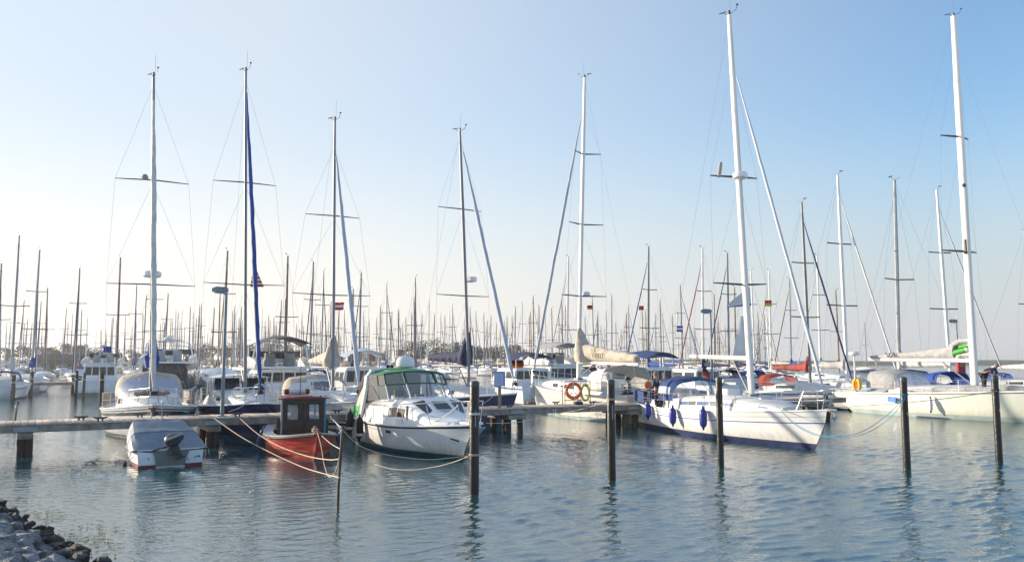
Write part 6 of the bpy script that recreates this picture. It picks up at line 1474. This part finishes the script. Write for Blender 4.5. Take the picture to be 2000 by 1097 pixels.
# small stake with a float left of the grey dinghy
p = atz(30, 830, 0); o = thing('float_stake', 'short dark stake with a float hung on it, behind the pier at the left', 'stake', (p.x, p.y, 0))
b = MB(); b.tube([(-.06, 0, -.5), (.0, 0, .5), (.07, 0, 1.05)], .035, WOODD, 8); b.build('stick', o); b = MB(); b.ball((.06, -.08, .78), (.07, .07, .12), GREY, 10, 6); b.tube([(.05, -.05, 1.0), (.06, -.08, .3)], .008, ROPEK, 4); b.build('hung_float', o)

# ================================================================ flags and bags aloft
flag(None, at(672, 590, 36.0), .42, .34, (FR, FW, FR), rz=2.9, label='small red and white flag beside the slanting furled sail', group=None)
flag(None, at(1147, 596, 43.5), .30, .22, TRICOLOUR, rz=0.2, label='tiny black red gold flag below the spreader of the lettered cover sloop')
flag(None, at(1248, 597, 88), .55, .45, (FR, FR), rz=.2, label='small plain red flag high among the far masts')
flag(None, at(1494, 586, 75), .75, .55, (FR, FY), rz=.3, label='red and gold flag flying among the masts right of the tallest mast')
flag(None, at(1322, 636, 70), .6, .5, (FDB, FW, FDB), rz=.3, label='small blue and white flag beside the red furled sails')
flag(None, at(1372, 716, 62), .5, .9, TRICOLOUR, rz=.2, droop=.5, label='black red gold flag below the pale boom of the blue hooded sloop')
flag(None, at(998, 703, 56), .95, .6, TRICOLOUR, rz=.4, label='black red gold flag on the stern of the orange fendered yacht')
flag(None, at(202, 676, 69), .6, .5, (FDB, FDB), rz=.3, label='blue flag flying over the flybridge yacht')
def pennant():
    b = MB(); o3 = at(499, 524, 34.4)
    for k in range(9):
        t0, t1 = k / 9, (k + 1) / 9; w = lambda t: (-.10 - .10 * t, .02 + .36 * t)
        a0, b0 = w(t0); a1, b1 = w(t1)
        b.loft([[V(a0, 0, -t0 * .78), V(a1, 0, -t1 * .78)], [V((a0 + b0) / 2, .02, -t0 * .78), V((a1 + b1) / 2, .02, -t1 * .78)], [V(b0, 0, -t0 * .78), V(b1, 0, -t1 * .78)]], FR if k % 2 == 0 else FW, closed=False)
    o = b.build('pennant', None, 80, loc=o3); tag(o, 'red and white striped triangular pennant behind the royal blue furled sail', 'flag')
pennant()
def drying_sail():
    o3 = at(1421, 600, 62); b = MB(); W = mat('sailcloth_bluewhite', (.62, .65, .70), .8, var=.06)
    rows = []
    for i in range(11):
        t = i / 10; rows.append([V(t * 1.75, .12 * math.sin(t * 5 + s * 2), lerp(0, .12, t) + s * lerp(.12, 1.45, t ** .8)) for s in (0, .12, .4, .7, 1)])
    b.loft(rows, W, closed=False, mf=lambda i, j: FDB if j == 0 else None); tag(b.build('drying_sail', None, 80, loc=o3), 'pale sail corner with a dark hem blown out behind the tallest mast', 'sail')
    o3 = at(1436, 705, 66); b = MB(); rows = []
    for i in range(9):
        t = i / 8; rows.append([V(lerp(-.25, .85, s) * (1 - .62 * t) + .55 * t, .1 * math.sin(s * 4 + t * 3), t * 3.6) for s in (0, .3, .6, 1)])
    b.loft(rows, FW, closed=False); tag(b.build('hoisted_sail', None, 80, loc=o3), 'white sail still hoisted, just left of the tallest mast', 'sail')
drying_sail()
bl = MB(); q = at(283, 346, 32.0); bl.ball((0, 0, 0), (.125, .125, .125), mat('reflector_bronze', (.30, .28, .20), .35, .5), 10, 6); bl.torus((0, 0, 0), .13, .012, GREY, 'z', 16, 5)
tag(bl.build('radar_reflector', loc=q), 'round radar reflector hanging at the upper spreader of the tinted hood sloop', 'reflector')
b = MB(); b.tube([V(0, 0, 0), V(.05, 0, .28), V(.09, 0, .56)], [.06, .075, .06], mat('tube_grey', (.35, .33, .30), .6), 10); q = at(1404, 346, 30.2)
tag(b.build('reflector_tube', loc=q), 'upright tube reflector on the upper spreader tip of the tallest mast', 'reflector')
g = MB(); g.box((0, 0, 0), (.46, .30, .95), mat('red_box', (.36, .03, .03), .5)); g.box((0, -.16, .1), (.30, .02, .4), mat('red_box_label', (.42, .14, .06), .6)); 
q = at(1876, 713, 50.0); gb = g.build('fire_box', loc=q); tag(gb, 'red fire extinguisher box standing beside the lamp behind the cream yacht', 'box')
g = MB(); g.box((0, 0, 0), (2.2, 2.0, .08), PLANK)
for dx in (-.8, .8): g.tube([(dx, 0, -2.5), (dx, 0, -.05)], .14, WOODD, 8)
q2 = V(q.x, q.y, .66); tag(g.build('lamp_landing', loc=q2), 'small timber landing below the red box behind the cream yacht', 'landing')

# ================================================================ people
def person(name_label, J, edges, shirt, trousers, shirtm, trousm, hairm, loc, rz, face=(1, 0), sleeve=(), stripe=None):
    o = thing('person', name_label, 'person', loc, rz)
    def skin(keys, eds, k, mname, m, add=0.0):
        idx = {q: i for i, q in enumerate(keys)}
        me = bpy.data.meshes.new('tmp'); me.from_pydata([J[q][0] for q in keys], [(idx[a], idx[b]) for a, b in eds], []); ob = bpy.data.objects.new('tmp', me); COL.objects.link(ob)
        md = ob.modifiers.new('s', 'SKIN'); md.use_smooth_shade = True
        for i, q in enumerate(keys): r = J[q][1] * k + add; me.skin_vertices[0].data[i].radius = (r, r)
        root = 'pelvis' if 'pelvis' in idx else keys[0]; me.skin_vertices[0].data[idx[root]].use_root = True
        ss = ob.modifiers.new('d', 'SUBSURF'); ss.levels = 2; ss.render_levels = 2
        dg = bpy.context.evaluated_depsgraph_get(); ev = ob.evaluated_get(dg); em = ev.to_mesh(); vs = [tuple(v.co) for v in em.vertices]; fs = [list(p.vertices) for p in em.polygons]; ev.to_mesh_clear(); bpy.data.objects.remove(ob, do_unlink=True)
        mb = MB(); mb.add(vs, fs, m); return mb
    body = skin(list(J), edges, 1.0, 'body', SKIN)
    hd = V(*J['head'][0]); fx = V(face[0], face[1], 0).normalized(); sd = V(-fx.y, fx.x, 0)
    body.ball(hd + fx * .105 + V(0, 0, -.01), (.022, .022, .03), SKIN, 8, 6)
    for s in (1, -1): body.ball(hd + sd * s * .088 + V(0, 0, -.01), (.022, .022, .036), SKIN, 8, 6)
    for w in ('handl', 'handr'):
        if w not in J: continue
        h = V(*J[w][0]); e = V(*J['wrist' + w[-1]][0]); dr = (h - e).normalized(); ac = dr.cross(V(0, 0, 1)) if abs(dr.z) < .9 else dr.cross(V(1, 0, 0)); ac.normalize(); up = dr.cross(ac)
        for k in range(4):
            base = h + ac * (.026 * (k - 1.5)); ln = (.062, .075, .078, .066)[k]; body.tube([base, base + dr * ln * .55 + up * .01, base + dr * ln + up * .032], [.011, .010, .008], SKIN, 6)
        base = h - dr * .03 + ac * .045; body.tube([base, base + ac * .025 + dr * .03, base + ac * .022 + dr * .06], [.012, .011, .009], SKIN, 6)
    body.build('body', o, 60)
    ft = MB()
    for s in (1, -1): ft.ball(hd + fx * .095 + sd * s * .035 + V(0, 0, .018), (.012, .012, .009), BLACK, 6, 4)
    ft.tube([hd + fx * .098 + sd * .025 + V(0, 0, -.05), hd + fx * .104 + V(0, 0, -.052), hd + fx * .098 - sd * .025 + V(0, 0, -.05)], .006, mat('lips', (.30, .10, .09), .5), 5); ft.build('face', o)
    hr = MB(); hr.ball(hd - fx * .025 + V(0, 0, .035), (.112, .104, .105), hairm, 14, 8); hr.build('hair', o)
    sh = skin([q for q in J if q in shirt], [e for e in edges if e[0] in shirt and e[1] in shirt], 1.08, 'shirt', shirtm, .012)
    if stripe:
        k = sh.mi(stripe); 
        for i, f_ in enumerate(sh.f):
            z = sum(sh.v[j][2] for j in f_) / len(f_)
            if int(z * 14) % 2 == 0: sh.m[i] = k
    sh.build('shirt', o, 70)
    skin([q for q in J if q in trousers], [e for e in edges if e[0] in trousers and e[1] in trousers], 1.10, 'trousers', trousm, .012).build('trousers', o, 70)
    return o
ED = [('pelvis', 'spine'), ('spine', 'chest'), ('chest', 'neck'), ('neck', 'head'), ('head', 'crown'), ('chest', 'shl'), ('shl', 'ell'), ('ell', 'wristl'), ('wristl', 'handl'), ('chest', 'shr'), ('shr', 'elr'), ('elr', 'wristr'), ('wristr', 'handr'),
      ('pelvis', 'hipl'), ('hipl', 'kneel'), ('kneel', 'ankl'), ('ankl', 'toel'), ('pelvis', 'hipr'), ('hipr', 'kneer'), ('kneer', 'ankr'), ('ankr', 'toer')]
TOP = ('pelvis', 'spine', 'chest', 'shl', 'shr', 'ell', 'elr'); LEGS = ('pelvis', 'hipl', 'kneel', 'ankl', 'hipr', 'kneer', 'ankr')
def joints(lean, arml, armr, legs, twist=0.0):
    """standing figure facing +x; lean = torso angle from upright; arms = (elbow, wrist) offsets from the shoulder"""
    P = legs['pelvis']; c, s = math.cos(lean), math.sin(lean)
    up = lambda d, y=0.0: (P[0] + d * s, P[1] + y, P[2] + d * c)
    J = {'pelvis': (P, .135), 'spine': (up(.24), .125), 'chest': (up(.45), .14), 'neck': (up(.60), .060), 'head': (up(.72) if lean < .6 else (up(.66)[0] + .05, P[1], up(.66)[2] + .06), .088)}
    h = J['head'][0]; J['crown'] = ((h[0] + .01, h[1], h[2] + .075), .075)
    for k, sg, a in (('l', 1, arml), ('r', -1, armr)):
        sh = up(.49, sg * .185); e = tuple(sh[i] + a[0][i] for i in range(3)); w = tuple(e[i] + a[1][i] for i in range(3)); d = Vector(a[1]).normalized() * .085
        J['sh' + k] = (sh, .066); J['el' + k] = (e, .044); J['wrist' + k] = (w, .030); J['hand' + k] = (tuple(w[i] + d[i] for i in range(3)), .036)
    for k in 'lr':
        J['hip' + k], J['knee' + k], J['ank' + k], J['toe' + k] = [(p_, r_) for p_, r_ in zip(legs[k], (.098, .066, .046, .038))]
    return J
STAND = {'pelvis': (0, 0, .95), 'l': [(0, .10, .86), (.03, .11, .48), (0, .11, .08), (.17, .12, .04)], 'r': [(0, -.10, .86), (-.02, -.11, .48), (-.04, -.11, .08), (.13, -.12, .04)]}
SIT = {'pelvis': (0, 0, .12), 'l': [(.04, .10, .10), (.44, .12, .10), (.46, .12, -.33), (.62, .13, -.38)], 'r': [(.04, -.10, .10), (.44, -.12, .10), (.42, -.12, -.33), (.58, -.13, -.38)]}
# man bending over on the foredeck of the cream yacht
M = CY_.matrix_world; q = at(1921, 728, 40.2); q.z -= .95
person('man in a dark blue shirt bending forward on the cream yacht foredeck', joints(1.15, ((.06, .0, -.27), (.06, .0, -.24)), ((.10, 0, -.25), (.22, 0, -.10)), STAND), ED, TOP, LEGS, mat('shirt_navy', (.018, .022, .06), .8), mat('trousers_black', (.014, .014, .018), .85), HAIR, q, R(-4))
# two crew of the white sloops
M = BH.matrix_world; 
q = at(1284, 735, 35.2); person('grey haired person in a dark teal jacket standing in the blue hooded sloop cockpit', joints(.14, ((.02, .05, -.27), (.22, .0, -.10)), ((.05, -.05, -.26), (.22, .0, -.08)), STAND), ED, TOP + ('wristl', 'wristr'), LEGS, mat('jacket_teal', (.018, .055, .075), .85), mat('trousers_navy', (.02, .02, .04), .85), HAIR, (q.x, q.y, .60), R(150))
q = at(1304, 744, 34.6); person('person in dark clothes sitting low beside the blue cockpit hood', joints(.1, ((.1, .03, -.24), (.2, 0, .02)), ((.1, -.03, -.24), (.2, 0, .02)), SIT), ED, TOP + ('wristl', 'wristr'), LEGS, mat('jacket_black', (.012, .012, .016), .85), MATS['trousers_navy'], DHAIR, (q.x, q.y, 1.06), R(-160))
q = at(1229, 748, 40.2); person('dark haired person in a striped shirt sitting under the pale arched hood', joints(.12, ((.12, .02, -.24), (.2, -.05, .05)), ((.12, -.02, -.24), (.2, .05, .05)), SIT), ED, TOP, LEGS, mat('shirt_pale', (.45, .50, .62), .8), MATS['trousers_navy'], DHAIR, (q.x, q.y, 1.10), R(200), stripe=mat('shirt_stripe', (.02, .025, .05), .8))

# ---------------------------------------------------------------- the summer haze over the harbour
def haze():
    b = MB(); x0, x1, y0, y1, z0, z1 = -9000.0, 9000.0, -60.0, 13000.0, -3.0, 27.0
    vs = [(x, y, z) for z in (z0, z1) for y in (y0, y1) for x in (x0, x1)]
    b.add(vs, [[0, 2, 3, 1], [4, 5, 7, 6], [0, 1, 5, 4], [2, 6, 7, 3], [0, 4, 6, 2], [1, 3, 7, 5]], WHITE)
    o = b.build('haze'); o['kind'] = 'stuff'
    m = bpy.data.materials.new('haze_air'); m.use_nodes = True; nt = m.node_tree; nt.nodes.remove(nt.nodes['Principled BSDF'])
    pv = nt.nodes.new('ShaderNodeVolumePrincipled'); pv.inputs['Color'].default_value = (0.97, 0.97, 0.98, 1); pv.inputs['Density'].default_value = 0.00032; pv.inputs['Anisotropy'].default_value = 0.35
    nt.links.new(pv.outputs[0], nt.nodes['Material Output'].inputs['Volume'])
    o.data.materials.clear(); o.data.materials.append(m)
haze()
